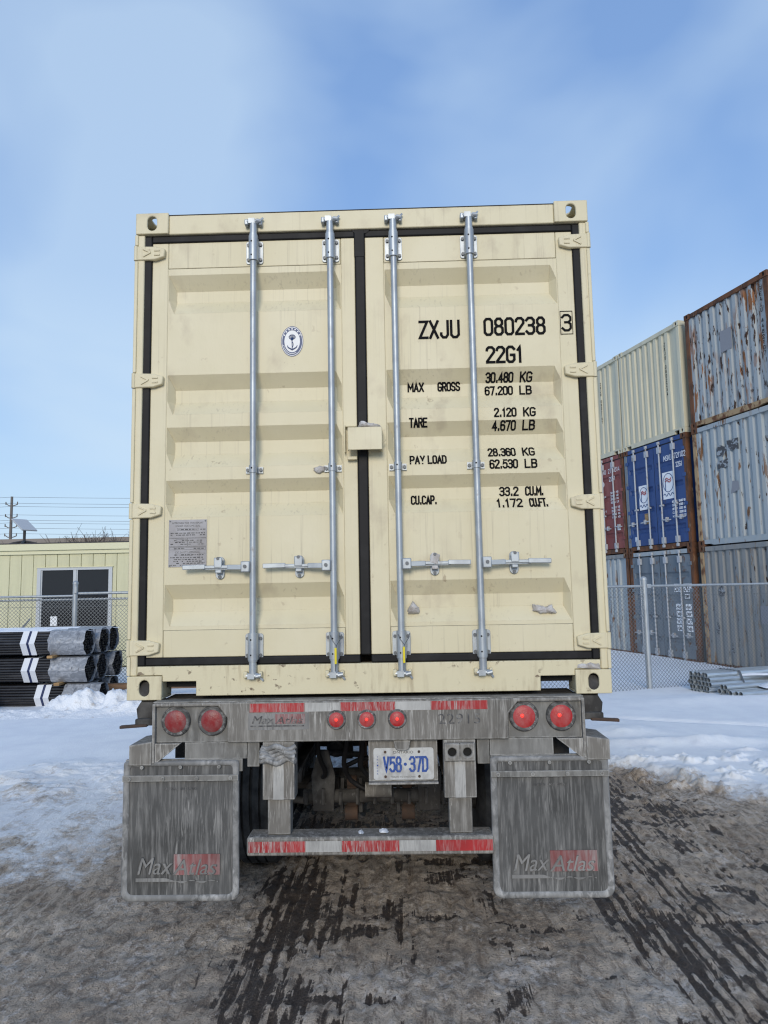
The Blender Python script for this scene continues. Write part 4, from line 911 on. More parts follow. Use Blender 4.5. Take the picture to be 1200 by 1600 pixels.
for ya in (1.34, 2.62):
    ax = MB().cyl((-.92, ya, .515), (.92, ya, .515), .066, 16).build('axle', M['under'], tr, smooth=40)
    for x in (-1.066, -.765, .765, 1.066):
        if wheel_src is None:
            w = MB().lathe(tyre_prof, (0, 0, 0), (1, 0, 0), 40).build('tyre', M['tyre'], None, smooth=35)
            r_ = MB().lathe(rim_prof, (0, 0, 0), (1, 0, 0), 28).build('rim', M['rim'], w, smooth=40); wheel_src = w
        else: w = wheel_src.copy(); COL.objects.link(w); r2 = r_.copy(); COL.objects.link(r2); r2.parent = w
        w.parent = tr; w.location = (x, ya, .516); w.name = 'wheel'
    for sx in (-1, 1):
        MB().cyl((sx*.60, ya, .515), (sx*.90, ya, .515), .20, 24).build('brake_drum', M['under'], ax, smooth=40)
        # leaf spring, hangers, brake chamber and slack adjuster
        b = MB()
        for k in range(5):
            L_ = .52-.09*k; pts = [(sx*.50, ya-L_+2*L_*i/8, .63+.016*k-.05*(1-((i-4)/4)**2) if False else .66-.017*k+.055*((i-4)/4)**2*(L_/.52)**2) for i in range(9)]
            V = []
            for p in pts: V += [(p[0]-.038, p[1], p[2]), (p[0]+.038, p[1], p[2]), (p[0]+.038, p[1], p[2]+.014), (p[0]-.038, p[1], p[2]+.014)]
            Fq = []
            for i in range(8):
                for c in range(4): Fq.append((4*i+c, 4*i+(c+1) % 4, 4*i+4+(c+1) % 4, 4*i+4+c))
            b.add(V, Fq + [(0, 1, 2, 3), (35, 34, 33, 32)])
        b.build('leaf_spring', M['under'], tr)['kind'] = 'stuff'
        MB().prism([(sx*.50-.06, .64), (sx*.50+.06, .64), (sx*.50+.085, .845), (sx*.50-.085, .845)], ya-.60, ya-.48).build('spring_hanger', M['under'], tr, bevel=.004)
        MB().cyl((sx*.37, ya-.36, .52), (sx*.37, ya-.18, .52), .080, 20).cyl((sx*.37, ya-.40, .52), (sx*.37, ya-.36, .52), .06, 16).build('brake_chamber', M['under'], tr, smooth=40)
        MB().bar((sx*.17+.02, ya-.42, .60), (sx*.175+.02, ya-.42, .40), .06, .055, (0, 1, 0)).cyl((sx*.175-.02, ya-.42, .42), (sx*.175+.06, ya-.42, .42), .05, 14).cyl((sx*.17-.01, ya-.42, .60), (sx*.17+.05, ya-.42, .60), .038, 12).build('slack_adjuster', M['underrust'], tr, bevel=.004)
        MB().cyl((sx*.12, ya-.42, .47), (sx*.60, ya-.42, .50), .022, 10).build('brake_camshaft', M['under'], tr, smooth=40)
        MB().prism([(sx*.25, .40), (sx*.30, .40), (sx*.30, .58), (sx*.25, .58)], ya-.24, ya-.14).build('brake_bracket', M['under'], tr)
for k in range(9):
    x = -.40+.10*k
    MB().cyl((x, .655, .54), (x, .655, .61+.02*(k % 2)), .011, 6).build('clamp_bolt', M['under'], tr)
for x in (-.30, .32): MB().prism([(x-.06, .50), (x+.06, .50), (x+.07, .70), (x+.03, .845), (x-.03, .845), (x-.07, .70)], .66, .675).build('hanger_plate', M['under'], tr, bevel=.003)
for sx in (-1, 1):
    for d in (-.055, .055): MB().bar((sx*.17+.02+d, .90, .63), (sx*.175+.02+d*1.1, .88, .43), .022, .05, (0, 1, 0)).build('adjuster_cheek', M['under'], tr, bevel=.003)
MB().cyl((-.05, .60, .635), (.10, .60, .635), .042, 16).build('air_valve', M['grime'], tr, smooth=40)
MB().cyl((-.42, .70, .575), (.42, .70, .575), .038, 12).build('cross_tube', M['under'], tr, smooth=40)
for pts in ([(-.13, .35, 1.05), (-.14, .42, .93), (-.17, .50, .80), (-.14, .62, .68), (-.03, .62, .62)], [(-.06, .35, 1.05), (-.05, .45, .90), (-.08, .52, .78), (.02, .60, .66)],
            [(.22, .42, 1.04), (.24, .55, .86), (.05, .62, .78), (-.05, .60, .82), (-.18, .70, .74)], [(-.30, .40, 1.03), (-.31, .48, .86), (-.27, .58, .73), (-.33, .74, .66)], [(.30, .40, 1.03), (.31, .50, .88), (.27, .60, .74), (.33, .78, .66)]):
    P = []
    for i in range(len(pts)-1):
        for t in (0, .33, .66): P.append(Vector(pts[i]).lerp(Vector(pts[i+1]), t))
    P.append(Vector(pts[-1])); Q = [P[0]] + [(P[i-1]+P[i]*2+P[i+1])/4 for i in range(1, len(P)-1)] + [P[-1]]
    MB().tube(Q, .0135, 8).build('air_hose', M['rubber'], tr, smooth=60)
for sx in (-1, 1):
    lg = MB().box(sx*.55-.06, sx*.55+.06, 5.35, 5.47, .30, 1.0).build('landing_leg', M['under'], tr, bevel=.004)
    MB().box(sx*.55-.045, sx*.55+.045, 5.365, 5.455, .05, .31).build('leg_foot', M['under'], lg)
    MB().box(sx*.55-.13, sx*.55+.13, 5.28, 5.54, .005, .05).build('foot_plate', M['under'], lg)
for k, (x, y, s_) in enumerate(((.07, .012, .022), (-.04, .02, .012))):
    tag(slush('snow_lump', [(x-s_, .6022), (x+s_, .6022), (x+s_*.7, .6022+s_*.6), (x-s_*.2, .6022+s_*.8), (x-s_*.8, .6022+s_*.5)], -.05, -.012, seed=20+k, m=M['snow']), ('larger' if k == 0 else 'smaller')+' white snow lump lying on the red and white under-run guard', 'snow')

# ------------------------------------------------------------------ stacked containers on the right
TH_ = -1.301; SX0, SY0, SZ0 = 5.942, 14.50, -.03
def stack_spot(s, level):
    return (SX0+math.cos(TH_)*s, SY0+math.sin(TH_)*s, SZ0+2.591*level)
def small_casting(parent, x, z, m):
    sx = 1 if x > 1.2 else -1; xe = 2.438 if sx > 0 else 0
    b = MB(); w, h, d = .178, .118, .162; cx = xe - sx*w/2
    b.holed(w, h, .032, .042, .02, lambda u, v, q: (cx+u, q, z+v)); b.box(min(xe, xe-sx*w), max(xe, xe-sx*w), .0205, d, z-h/2, z+h/2)
    o = b.build('corner_casting', m, parent); o.data.materials.append(M['hole_shade'])
    for p in o.data.polygons:
        if p.center.y > .02 and p.center.y < .022: p.material_index = 1  # face behind the hole is blackened for its inner shade
    return o
def body(parent, m, Ln=6.058):
    W, H = 2.438, 2.591
    for sx in (0, 1):
        x = W*sx; i = 1 if sx == 0 else -1; pts = [(.13, .012)]; y = .18
        while y+.278 < Ln-.15: pts += [(y, .012), (y+.07, .012), (y+.14, .048), (y+.208, .048), (y+.278, .012)]; y += .278
        pts.append((Ln-.05, .012)); P = []
        for yy, d in pts: P += [(x+i*d, yy, .15), (x+i*d, yy, H-.07)]
        MB().add(P, [(2*k, 2*k+2, 2*k+3, 2*k+1) for k in range(len(pts)-1)]).build('side_wall', m, parent)
        MB().box(*sorted((x+i*.002, x+i*.06)), .163, Ln, .012, .16).build('bottom_side_rail', m, parent)
        MB().box(*sorted((x+i*.002, x+i*.06)), .163, Ln, H-.07, H-.012).build('top_side_rail', m, parent)
    MB().box(.06, W-.06, .10, Ln, H-.045, H-.03).build('roof', m, parent); MB().box(.05, W-.05, Ln-.05, Ln, .02, H-.05).build('rear_wall', m, parent)
    MB().box(.06, W-.06, .10, Ln-.06, .12, .145).build('floor', M['wood_old'], parent)
def frame(parent, post_l, post_r, cast, rail_t, rail_b, H=2.591, pockets=False, dip=False):
    for x in (0, 2.438):
        for z in (.059, H-.059): small_casting(parent, x, z, cast)
    MB().box(.004, .115, .012, .13, .1185, H-.1185).build('corner_post', post_l, parent, bevel=.008); MB().box(2.323, 2.434, .012, .13, .1185, H-.1185).build('corner_post', post_r, parent, bevel=.008)
    MB().box(.179, 2.259, .012, .09, H-.11, H-.012).build('top_rail', rail_t, parent, bevel=.004)
    if pockets or dip:                                                # forklift or gooseneck cut-outs
        c = [(.179, .135), (.179, .095 if pockets else .045), (.36, .095 if pockets else .045), (.36 if pockets else .46, .018)] + [(2.078 if pockets else 1.98, .018), (2.078, .095 if pockets else .045), (2.259, .095 if pockets else .045), (2.259, .135)]
        MB().prism(c, .014, .08).build('bottom_rail', rail_b, parent)
    else: MB().box(.179, 2.259, .014, .08, .018, .135).build('bottom_rail', rail_b, parent, bevel=.004)
def end_wall(parent, m, H=2.591):
    P = []; pts = [(.115, .02)]; x = .125; n = 0
    while x + .222 < 2.32: pts += [(x, .02), (x+.095, .02), (x+.125, .062), (x+.192, .062)]; x += .2215
    pts += [(2.323, .02)]
    for x, d in pts: P += [(x, d+.012, .135), (x, d+.012, H-.11)]
    return MB().add(P, [(2*i, 2*i+2, 2*i+3, 2*i+1) for i in range(len(pts)-1)]).build('end_wall', m, parent)
def vtext(parent, txt, x, z0, z1, m, w=.055, y=.0295):
    mb = MB(); n = len(txt); dz = (z1-z0)/n
    for k, c in enumerate(txt):
        if c != ' ': stroke_text(mb, c, x-w/2*.6, x+w/2*.6, z1-dz*(k+1)+dz*.2, z1-dz*k, .013, lambda X, Z: y)
    if mb.v: mb.build('lettering', m, parent, fix=False)
def htext(parent, txt, x0, x1, z, h, m, w=.014, y=.0225):
    if ' ' in txt:                                                    # each word a piece of its own
        a, b = txt.split(' ', 1); k = (x1-x0)/(len(txt)); htext(parent, a, x0, x0+k*len(a)-k*.2, z, h, m, w, y); return htext(parent, b, x1-k*len(b)+k*.2, x1, z, h, m, w, y)
    mb = MB(); stroke_text(mb, txt, x0, x1, z, z+h, w, lambda X, Z: y); mb.build('lettering', m, parent, fix=False)
def doors(parent, m, rodm, H=2.591, handle_z=.72, double=True):
    for x0, x1, sd in ((.118, 1.212, -1), (1.226, 2.320, 1)):
        prof = []; z = H-.135; Z = [(z, 0)]
        for zc in (2.02, 1.50, 1.02, .52): Z += [(zc+.06, 0), (zc+.02, .035), (zc-.05, .035), (zc-.09, 0)]
        Z.append((.15, 0)); P = []; cols = (x0, x0+.07, x0+.09, x1-.09, x1-.07, x1)
        for zz, d in Z:
            for i, x in enumerate(cols): P.append((x, .024+(d if 1 < i < 4 else 0), zz))
        n = 6; dr = MB().add(P, [(r*n+c, r*n+c+1, (r+1)*n+c+1, (r+1)*n+c) for r in range(len(Z)-1) for c in range(n-1)]).build('door', m, parent)
        for hz in (.40, 1.0, 1.65, 2.25):
            hx = x0-.05 if sd < 0 else x1-.06
            MB().box(hx, hx+.11, .002, .0235, hz-.04, hz+.04).build('hinge', m, dr, bevel=.004)
    MB().box(1.2125, 1.2255, .028, .06, .15, H-.135).build('gasket', M['rubber'], parent); MB().box(.118, 2.32, .020, .06, H-.134, H-.112).build('gasket', M['rubber'], parent)
    for k, (x, sd) in enumerate(((.46, -1), (.97, -1), (1.47, 1), (1.98, 1))):
        rod = MB().cyl((x, -.012, .10), (x, -.012, H-.07), .019, 10).build('locking_bar', rodm, parent, smooth=40)
        for z in (.22, H-.24): MB().box(x-.055, x+.055, -.035, .0235, z-.075, z+.075).build('bar_guide', rodm, rod, bevel=.006)
        MB().box(x-.05, x+.05, -.033, .0235, 1.02, 1.06).build('bar_bracket', rodm, rod)
        for z in (.09, H-.07): MB().box(x-.035, x+.035, -.035, .0115, z-.035, z+.035).build('cam', rodm, rod, bevel=.008)
        z = handle_z + (.0 if k % 2 else -.02)
        MB().bar((x, -.030, z), (x+sd*.33, -.028, z-.02), .016, .026).build('handle', rodm, rod); MB().box(x+sd*.17-.03, x+sd*.17+.03, -.045, .0235, z-.06, z+.05).build('handle_retainer', rodm, rod, bevel=.008)
GR = 'containers stacked three high beyond the fence'
def stacked(s, lv, label): return thing('shipping_container', label, 'container', stack_spot(s, lv), TH_, GR)
SA, SB, SC = -2.49, 0.0, 2.649
def patch(parent, pts, m, y=.0285): 
    return MB().prism(pts, y, y+.0015).build('repair_patch', m, parent)
DK = M['letter']; WH = M['white_dec']
# column A (mostly hidden by the trailer)
c = stacked(SA, 2, 'cream ribbed container end on top of the maroon container'); body(c, M['cream_old']); frame(c, *[M['cream_old']]*5, pockets=True); end_wall(c, M['cream_old']); vtext(c, 'ZXJU 0802197', 1.55, .95, 2.10, DK)
c = stacked(SA, 1, 'maroon red container doors between a cream and a grey-blue container'); body(c, M['red_box']); frame(c, M['red_box'], M['rust'], M['rust'], M['red_box'], M['rust']); doors(c, M['red_box'], M['pole_grey'])
htext(c, 'TEXU', 1.32, 1.60, 2.16, .12, WH); htext(c, '2779514', 1.72, 2.25, 2.16, .12, WH); htext(c, '22G1', 1.75, 2.03, 1.94, .12, WH)
MB().cyl((1.43, .023, 1.90), (1.43, .0215, 1.90), .075, 20).build('round_sticker', WH, c)
for k in range(4):
    htext(c, ('30480', '2200', '28280', '33200')[k]+(' KG' if k % 2 == 0 else ' LB'), 1.78, 2.14, 1.60-.085*k, .055, WH, .010); htext(c, ('24000', '5290', '18710', '1170')[k]+' KG', 1.80, 2.18, 1.20-.085*k, .055, WH, .010)
htext(c, 'MAX', 1.36, 1.55, 1.53, .055, WH, .010); htext(c, 'NET', 1.36, 1.55, 1.13, .055, WH, .010)
MB().box(2.02, 2.17, .0222, .0236, .62, .72).build('paper_sticker', WH, c)
c = stacked(SA, 0, 'grey-blue ribbed container end under the maroon container'); body(c, M['grey_low']); frame(c, M['rust'], M['rust'], M['rust'], M['grey_low'], M['rust']); end_wall(c, M['blue_mid'])
# column B
c = stacked(SB, 2, 'cream ribbed container end on top of the bright blue container'); body(c, M['cream_old']); frame(c, *[M['cream_old']]*5, pockets=True); end_wall(c, M['cream_old']); vtext(c, 'ZXJU 0802244 ', 1.88, .85, 2.25, DK)
c = stacked(SB, 1, 'bright blue container doors with two white posters in the stack'); body(c, M['blue_box']); frame(c, M['slate_box'], M['rust'], M['rust'], M['blue_box'], M['rust'], dip=True); doors(c, M['blue_box'], M['pole_grey'])
htext(c, 'MSKU', 1.60, 1.88, 2.06, .13, WH); htext(c, '3721102', 1.94, 2.40, 2.06, .13, WH, y=.001); htext(c, '22G1', 2.03, 2.24, 1.86, .12, WH)
def poster(x0, x1, z0, z1):
    p = MB().box(x0, x1, .0195, .0215, z0, z1).build('poster', WH, c); cx, cz = (x0+x1)/2, z1-(z1-z0)*.40; r = (x1-x0)*.44
    MB().tube([(cx+r*math.cos(t), .0188, cz+r*1.15*math.sin(t)) for t in [2*math.pi*k/24 for k in range(24)]], .008, 5, True).build('poster_ring', M['navy_dec'], p)
    MB().tube([(cx-r*.55, .0186, cz-r*.9), (cx-r*.55, .0186, cz+r*.6)], .010, 5).build('poster_mast', M['navy_dec'], p)
    for k in range(2): MB().tube([(cx-r*.5+r*1.1*t, .0184, cz+r*.45-r*.28*k+.03*math.sin(t*7)) for t in (0, .25, .5, .75, 1)], .014, 5).build('poster_flag', M['red_tape'], p)
    MB().tube([(x0+.03+(x1-x0-.07)*t, .0186, z0+(z1-z0)*.16+.035*math.sin(t*16)) for t in [k/14 for k in range(15)]], .009, 5).build('poster_script', M['navy_dec'], p)
poster(.56, .935, 1.02, 1.62); poster(1.51, 1.935, 1.17, 1.80)
MB().box(.74, .92, .0195, .0210, .66, .92).build('tan_sticker', M['wood'], c); MB().box(.30, .43, .0195, .0210, .26, .38).build('paper_sticker', WH, c)
for k in range(5): htext(c, ('MAX GROSS', 'TARE WT', 'NET WT', 'CUBE', 'KGS')[k], 1.82, 2.00, 1.06-.085*k, .055, WH, .011); htext(c, ('30480 KG', '67200 LB', '2200 KG', '33200 LB', '1170 CU')[k], 2.06, 2.28, 1.06-.085*k, .055, WH, .011)
c = stacked(SB, 0, 'dull slate-blue container doors at the bottom of the stack behind the fence post'); body(c, M['slate_box']); frame(c, M['rust'], M['rust'], M['rust'], M['blue_mid'], M['rust']); doors(c, M['slate_box'], M['pole_grey'], handle_z=.66)
for x0, x1, z0, z1, t in ((1.70, 1.97, 1.62, 1.80, 'EUTU'), (2.03, 2.24, 1.62, 1.80, '242'), (2.06, 2.23, 1.47, 1.57, '22G1'), (2.25, 2.32, 1.62, 1.80, '1')):
    p = MB().box(x0, x1, .0205, .0220, z0, z1).build('paper_sticker', WH, c); htext(p, t, x0+.02, x1-.02, z0+.02, z1-z0-.04, DK, .016, .0200)
for x in (1.72, 2.06):
    for k in range(4):
        p = MB().prism([(x+.02*(k % 2), 1.22-.16*k), (x+.20+.015*(k % 2), 1.22-.16*k), (x+.20, 1.35-.16*k), (x+.01, 1.35-.16*k)], .0205, .0220).build('paper_sticker', WH, c)
        htext(p, ('MAX', 'TARE', 'NET', 'CUBE')[k], x+.04, x+.17, 1.25-.16*k, .06, DK, .010, .0200)
# column C
c = stacked(SC, 2, 'heavily rusted pale blue container end at the top of the stack'); body(c, M['blue_rust']); frame(c, M['rust'], M['rust'], M['rust'], M['rust'], M['rust_pale'], dip=True); end_wall(c, M['blue_rust'])
patch(c, [(1.05, 1.40), (1.38, 1.40), (1.38, 1.85), (1.05, 1.85)], M['patch_grey']); vtext(c, 'SEALU 4482107', 2.22, .95, 2.35, DK, .07)
c = stacked(SC, 1, 'pale blue container end with torn stickers in the middle of the stack'); body(c, M['blue_mid']); frame(c, M['rust_pale'], M['rust'], M['rust'], M['blue_mid'], M['blue_mid'], dip=True); end_wall(c, M['blue_mid'])
for pts in ([(.72, 1.86), (.90, 1.82), (1.02, 1.98), (.88, 2.06), (.74, 2.08)], [(1.03, 1.92), (1.36, 1.90), (1.36, 2.13), (1.03, 2.13)], [(.72, 1.58), (1.03, 1.60), (1.03, 1.76), (.72, 1.74)]): patch(c, pts, M['patch_dark'])
patch(c, [(1.05, 1.02), (1.30, 1.08), (1.28, 1.26), (1.12, 1.28)], M['patch_grey'])
c = stacked(SC, 0, 'weathered grey ribbed container end at the bottom right of the stack'); body(c, M['grey_low']); frame(c, M['rust_pale'], M['rust'], M['rust'], M['grey_low'], M['rust']); end_wall(c, M['grey_low'])
for pts in ([(.50, 1.55), (.62, 1.50), (.70, 1.62), (.60, 1.75), (.50, 1.70)], [(.34, .80), (.42, .72), (.47, .90), (.40, 1.0)], [(.72, .42), (.84, .38), (.82, .50)]): patch(c, pts, M['patch_dark'])
patch(c, [(1.62, 1.0), (2.2, 1.0), (2.2, 1.35), (1.62, 1.35)], M['patch_grey'])

# ------------------------------------------------------------------ chain-link fences
def fence(name, label, a, b, posts, h, rails, group, extra=None, pre=0, aft=0):
    a, b = Vector(a), Vector(b); d = b-a; Ln = d.length; ang = math.atan2(d.y, d.x)
    root = thing(name, label, 'fence', (a.x, a.y, 0), ang, group)
    for s, ph, r in posts:
        g = gz(a.x+d.x*s/Ln, a.y+d.y*s/Ln)
        MB().cyl((s, .03, g-.1), (s, .03, ph-.03), r, 14).lathe([(r*1.12, -.03), (r*1.12, 0), (r*.9, .022), (r*.4, .036), (0, .04)], (s, .03, ph-.03), (0, 0, 1), 14).build('post', M['galv'], root, smooth=40)
    for s0, s1, z, r in rails: MB().cyl((s0, .045, z), (s1, .045, z), r, 10).build('rail', M['galv'], root, smooth=40)
    # wires of the mesh: two families of diagonals, woven a little apart
    mb = MB(); dz = .068; zb, zt = .06, h; H = zt-zb; wr = .0034
    def wire(s0, z0, s1, z1, y):
        L_ = math.hypot(s1-s0, z1-z0); nx_, nz_ = -(z1-z0)/L_*wr, (s1-s0)/L_*wr
        mb.add([(s0+nx_, y, z0+nz_), (s0-nx_, y, z0-nz_), (s0, y+wr*1.6, z0), (s1+nx_, y, z1+nz_), (s1-nx_, y, z1-nz_), (s1, y+wr*1.6, z1)], [(0, 1, 4, 3), (1, 2, 5, 4), (2, 0, 3, 5)])
    T_ = pre+Ln+aft; k = -int(H/dz)-1
    while k*dz < T_:
        for dirn in (1, -1):
            s0, s1 = (k*dz, k*dz+H) if dirn > 0 else (k*dz+H, k*dz); z0, z1 = zb, zt
            if dirn > 0:
                if s0 < 0: z0 += -s0; s0 = 0
                if s1 > T_: z1 -= s1-T_; s1 = T_
            else:
                if s1 < 0: z1 -= -s1; s1 = 0
                if s0 > T_: z0 += s0-T_; s0 = T_
            if z1-z0 > .02: wire(s0-pre, z0, s1-pre, z1, .0 if dirn > 0 else .004)
        k += 1
    m_ = mb.build('wire_mesh', M['wire'], root, fix=False); m_['kind'] = 'stuff'
    MB().tube([(s, .012, h-.16) for s in (-pre, Ln+aft)], .003, 5).build('tension_wire', M['wire'], root)
    if extra: extra(root)
    return root
def brace(root):
    MB().cyl((1.30, .05, 1.35), (.72, .05, .62), .018, 8).build('brace', M['galv'], root); MB().cyl((4.06, .05, 1.42), (3.40, .05, .55), .020, 8).build('brace', M['galv'], root)
    MB().tube([(4.06, .05, .72), (2.3, .05, .74)], .006, 5).build('tension_rod', M['wire'], root)
    b = MB().box(2.12, 2.17, -.04, .0, 1.80, 1.93).build('latch_box', M['galv'], root, bevel=.006)
fence('chain_link_fence', 'chain-link fence with a thick post running behind the black pipe bundles', (-8.0, 9.35, 0), (-2.2, 9.75, 0), [(-6.5, 1.9, .04), (-3.4, 1.9, .04), (-.6, 1.9, .04), (2.12, 2.03, .045), (4.75, 2.0, .04), (6.35, 2.0, .045)], 1.72,
      [(-6.5, 2.1, 1.755, .022), (2.15, 6.3, 1.80, .024), (-6.5, 6.3, 1.69, .018)], 'chain-link fences around the yard', brace, 6.5, .5)
fence('chain_link_fence', 'chain-link fence with one thick post before the stacked containers', (2.30, 7.68, 0), (8.0, 9.72, 0), [(.0, 1.90, .046), (2.06, 1.90, .046), (5.1, 1.90, .04), (8.1, 1.90, .04)], 1.735, [(0, 8.1, 1.745, .022)], 'chain-link fences around the yard',
      lambda root: MB().box(2.09, 2.17, -.02, .06, 1.71, 1.78).build('rail_clamp', M['galv'], root, bevel=.006), 0, 2.0)

# ------------------------------------------------------------------ galvanised pipes in the snow
def pipe_mesh(L_, r, n=16, t=.004):
    b = MB(); P = []
    for x, q in ((0, r-t), (0, r), (L_, r), (L_, r-t), (L_-.01, r-t)):
        for k in range(n): a = 2*math.pi*k/n; P.append((x, q*math.cos(a), q*math.sin(a)))
    inner = len(P)
    for k in range(n): a = 2*math.pi*k/n; P.append((.35, (r-t)*math.cos(a), (r-t)*math.sin(a)))
    f = [(i*n+k, i*n+(k+1) % n, (i+1)*n+(k+1) % n, (i+1)*n+k) for i in range(3) for k in range(n)]
    f += [(5*n+k, 5*n+(k+1) % n, (k+1) % n, k) for k in range(n)] + [tuple(range(5*n, 6*n))]
    return b.add(P, f)
def pipe_bundle(label, loc, rz, rows, r, L_, strap_at):
    root = thing('pipe_bundle', label, 'pipes', loc, rz, 'galvanised pipe bundles lying in the snow'); src = None; rnd = random.Random(int(loc[0]*100))
    dz = r*math.sqrt(3)*1.0
    for j, n in enumerate(rows):
        for k in range(n if isinstance(n, int) else n[0]):
            off = 0 if isinstance(n, int) else n[1]; nn = n if isinstance(n, int) else n[0]
            y = (k-(nn-1)/2)*2*r*1.005 + off; z = r + j*dz; x = rnd.uniform(-.03, .03)
            if src is None: src = pipe_mesh(L_, r).build('pipe', M['galv_new'], root, smooth=40); o = src
            else: o = copy_obj(src, root)
            o.location = (x, y, z)
    if strap_at:
        hgt = r*2+dz*(len(rows)-1); w = max(n if isinstance(n, int) else n[0] for n in rows)*r; m_ = (len(rows)-1)/2
        wt = rows[-1]*r; wb = rows[0]*r; zm = r+dz*m_; e = .004
        pts = [(strap_at, -wb, -e), (strap_at, -w-e, zm), (strap_at, -wt, hgt+e), (strap_at, wt, hgt+e), (strap_at, w+e, zm), (strap_at, wb, -e)]
        b = MB(); V = []
        for x, y, z in pts: V += [(x-.02, y, z), (x+.02, y, z), (x-.02, y*1.01, z+(.003 if z > zm else -.003)), (x+.02, y*1.01, z+(.003 if z > zm else -.003))]
        n = len(pts); b.add(V, [(4*i+2, 4*i+3, 4*((i+1) % n)+3, 4*((i+1) % n)+2) for i in range(n)]); b.build('strap', M['bolt'], root, fix=False)
    return root
pz = gz(5.0, 7.6)
pipe_bundle('tall hexagonal bundle of galvanised pipes lying in snow by the fence', (4.85, 7.93, .035), rad(20), [5, 6, 7, 6, 5], .039, 4.2, .62)
pipe_bundle('low flat bundle of galvanised pipes half buried in snow beside the tall bundle', (5.06, 7.36, .03), rad(20), [(5, 0), (6, 0), (2, .12)], .039, 4.0, 0)

# ------------------------------------------------------------------ black pipe bundles on the left
def hexa(Rv, x): return [(x, Rv*math.cos(rad(60*k)), Rv*math.sin(rad(60*k))) for k in range(6)]
BR, BL = .0230, 5.8
def black_bundle(label, loc, rz, wrap=True):
    root = thing('pipe_bundle', label, 'pipes', loc, rz, 'black pipe bundles stacked on timber'); mb = MB(); rnd = random.Random(int(loc[2]*100+loc[1]*10)); n = 8
    zc = .186
    for j in range(-4, 5):
        c = 9-abs(j)
        for k in range(c):
            y, z = (k-(c-1)/2)*2*BR, zc+j*BR*math.sqrt(3); x0 = -rnd.uniform(0, .03)
            P = []
            for x, q in ((-BL, BR), (x0, BR), (x0, BR*.82), (x0-.08, BR*.82)):
                for i in range(n): a = 2*math.pi*i/n; P.append((x, y+q*math.cos(a), z+q*math.sin(a)))
            mb.add(P, [(r*n+i, r*n+(i+1) % n, (r+1)*n+(i+1) % n, (r+1)*n+i) for r in range(3) for i in range(n)] + [tuple(range(3*n, 4*n))])
    mb.build('pipes', M['blackpipe'], root, fix=False, smooth=50)['kind'] = 'stuff'
    def sleeve(name, x0, x1, Rv, m, crumple=0.0):
        b = MB(); V = []; st = 10 if crumple else 1
        for i in range(st+1):
            x = x0+(x1-x0)*i/st
            for k in range(24):
                a = k/24*6; e = int(a); t = a-e; p = Vector((math.cos(rad(60*e)), math.sin(rad(60*e)))).lerp(Vector((math.cos(rad(60*e+60)), math.sin(rad(60*e+60)))), t)
                p = p.lerp(p.normalized()*.975, .55) if crumple else p; q = Rv*(1 + rnd.uniform(-crumple, crumple*1.4)); V.append((x + (rnd.uniform(-.012, .012) if crumple and i in (0, st) else 0), p.x*q, zc+p.y*q))
        b.add(V, [(i*24+k, i*24+(k+1) % 24, (i+1)*24+(k+1) % 24, (i+1)*24+k) for i in range(st) for k in range(24)]); return b.build(name, m, root, smooth=25 if crumple else 50, fix=False)
    RV = .2125
    if wrap: sleeve('plastic_wrap', -.56, .015, RV*1.03, M['wrap'], .005)
    sleeve('white_band', -1.00, -.90, RV*1.015, M['strap']); sleeve('blue_band', -.90, -.86, RV*1.013, M['strap_blue']); sleeve('white_band', -.86, -.77, RV*1.015, M['strap'])
    return root
ROWS = ['bottom', 'middle', 'top']; DEP = ['front', 'second', 'rear']
for j, z in enumerate((.01, .425, .845)):
    for k in range(3):
        if j == 0 and k == 1: pass
        y = 7.68+.43*k; x = ((-4.55, -4.78, -4.74), (-4.77, -4.76, -4.68), (-4.80, -4.74, -4.76))[j][k]
        black_bundle('black steel pipe bundle with white bands, %s layer, %s row towards the fence' % (ROWS[j], DEP[k]), (x, y, z), rad(-1.0))
for j, z in enumerate((.385, .802)):
    for x in (-5.30, -8.0):
        b = MB().box(-.045, .045, -.62, .66, 0, .042).build('timber_block', M['wood'], None, bevel=.006); b.location = (x+.12*(1-j), 8.05, z)
        b.location.y = 8.05; tag(b, '%s timber spacer under the %s black pipe bundles' % ('raw brown' if x > -6 else 'far raw brown', ROWS[j+1]), 'timber')
tb = MB().box(-.85, .85, -.06, .06, 0, .10).build('timber_beam', M['wood_old'], None, bevel=.006); tb.location = (-4.0, 8.35, .20); tb.rotation_euler = (0, 0, rad(4))
tag(tb, 'long weathered brown timber lying on snow beside the black pipe bundles', 'timber')
# snow lying on the bundles
def snow_cap(label, x0, x1, yc, hw, z, seed, th=.035, ragged=.25):
    rnd = random.Random(seed); b = MB(); n, m_ = 40, 8; V = []
    for i in range(n+1):
        t = i/n; x = x0+(x1-x0)*t; w = hw*(1-ragged*rnd.random())
        for j in range(m_+1):
            u = 2*j/m_-1; e = (1-u*u)**.6*(min(1, 12*t, 12*(1-t)))
            V.append((x, yc+u*w, z+th*e*(.75+.5*rnd.random()) - .004))
    b.add(V, [(i*(m_+1)+j, (i+1)*(m_+1)+j, (i+1)*(m_+1)+j+1, i*(m_+1)+j+1) for i in range(n) for j in range(m_)])
    return tag(b.build('snow_drift', M['snow'], None, smooth=80, fix=False), label, 'snow', None)
for k in range(3): snow_cap('thin snow strip on the %s bundle of the top layer of black pipes' % DEP[k], -9.5, -4.75+.05*k, 7.69+.43*k, .12, .845+.186+.184, 40+k, .02, .35)
snow_cap('snow lying in the groove between the galvanised pipe bundles', 5.6, 8.6, 7.50, .16, .20, 50, .13, .2)
snow_cap('snow on top of the tall galvanised pipe bundle', 4.86, 8.6, 8.05, .11, .315, 51, .025, .3)
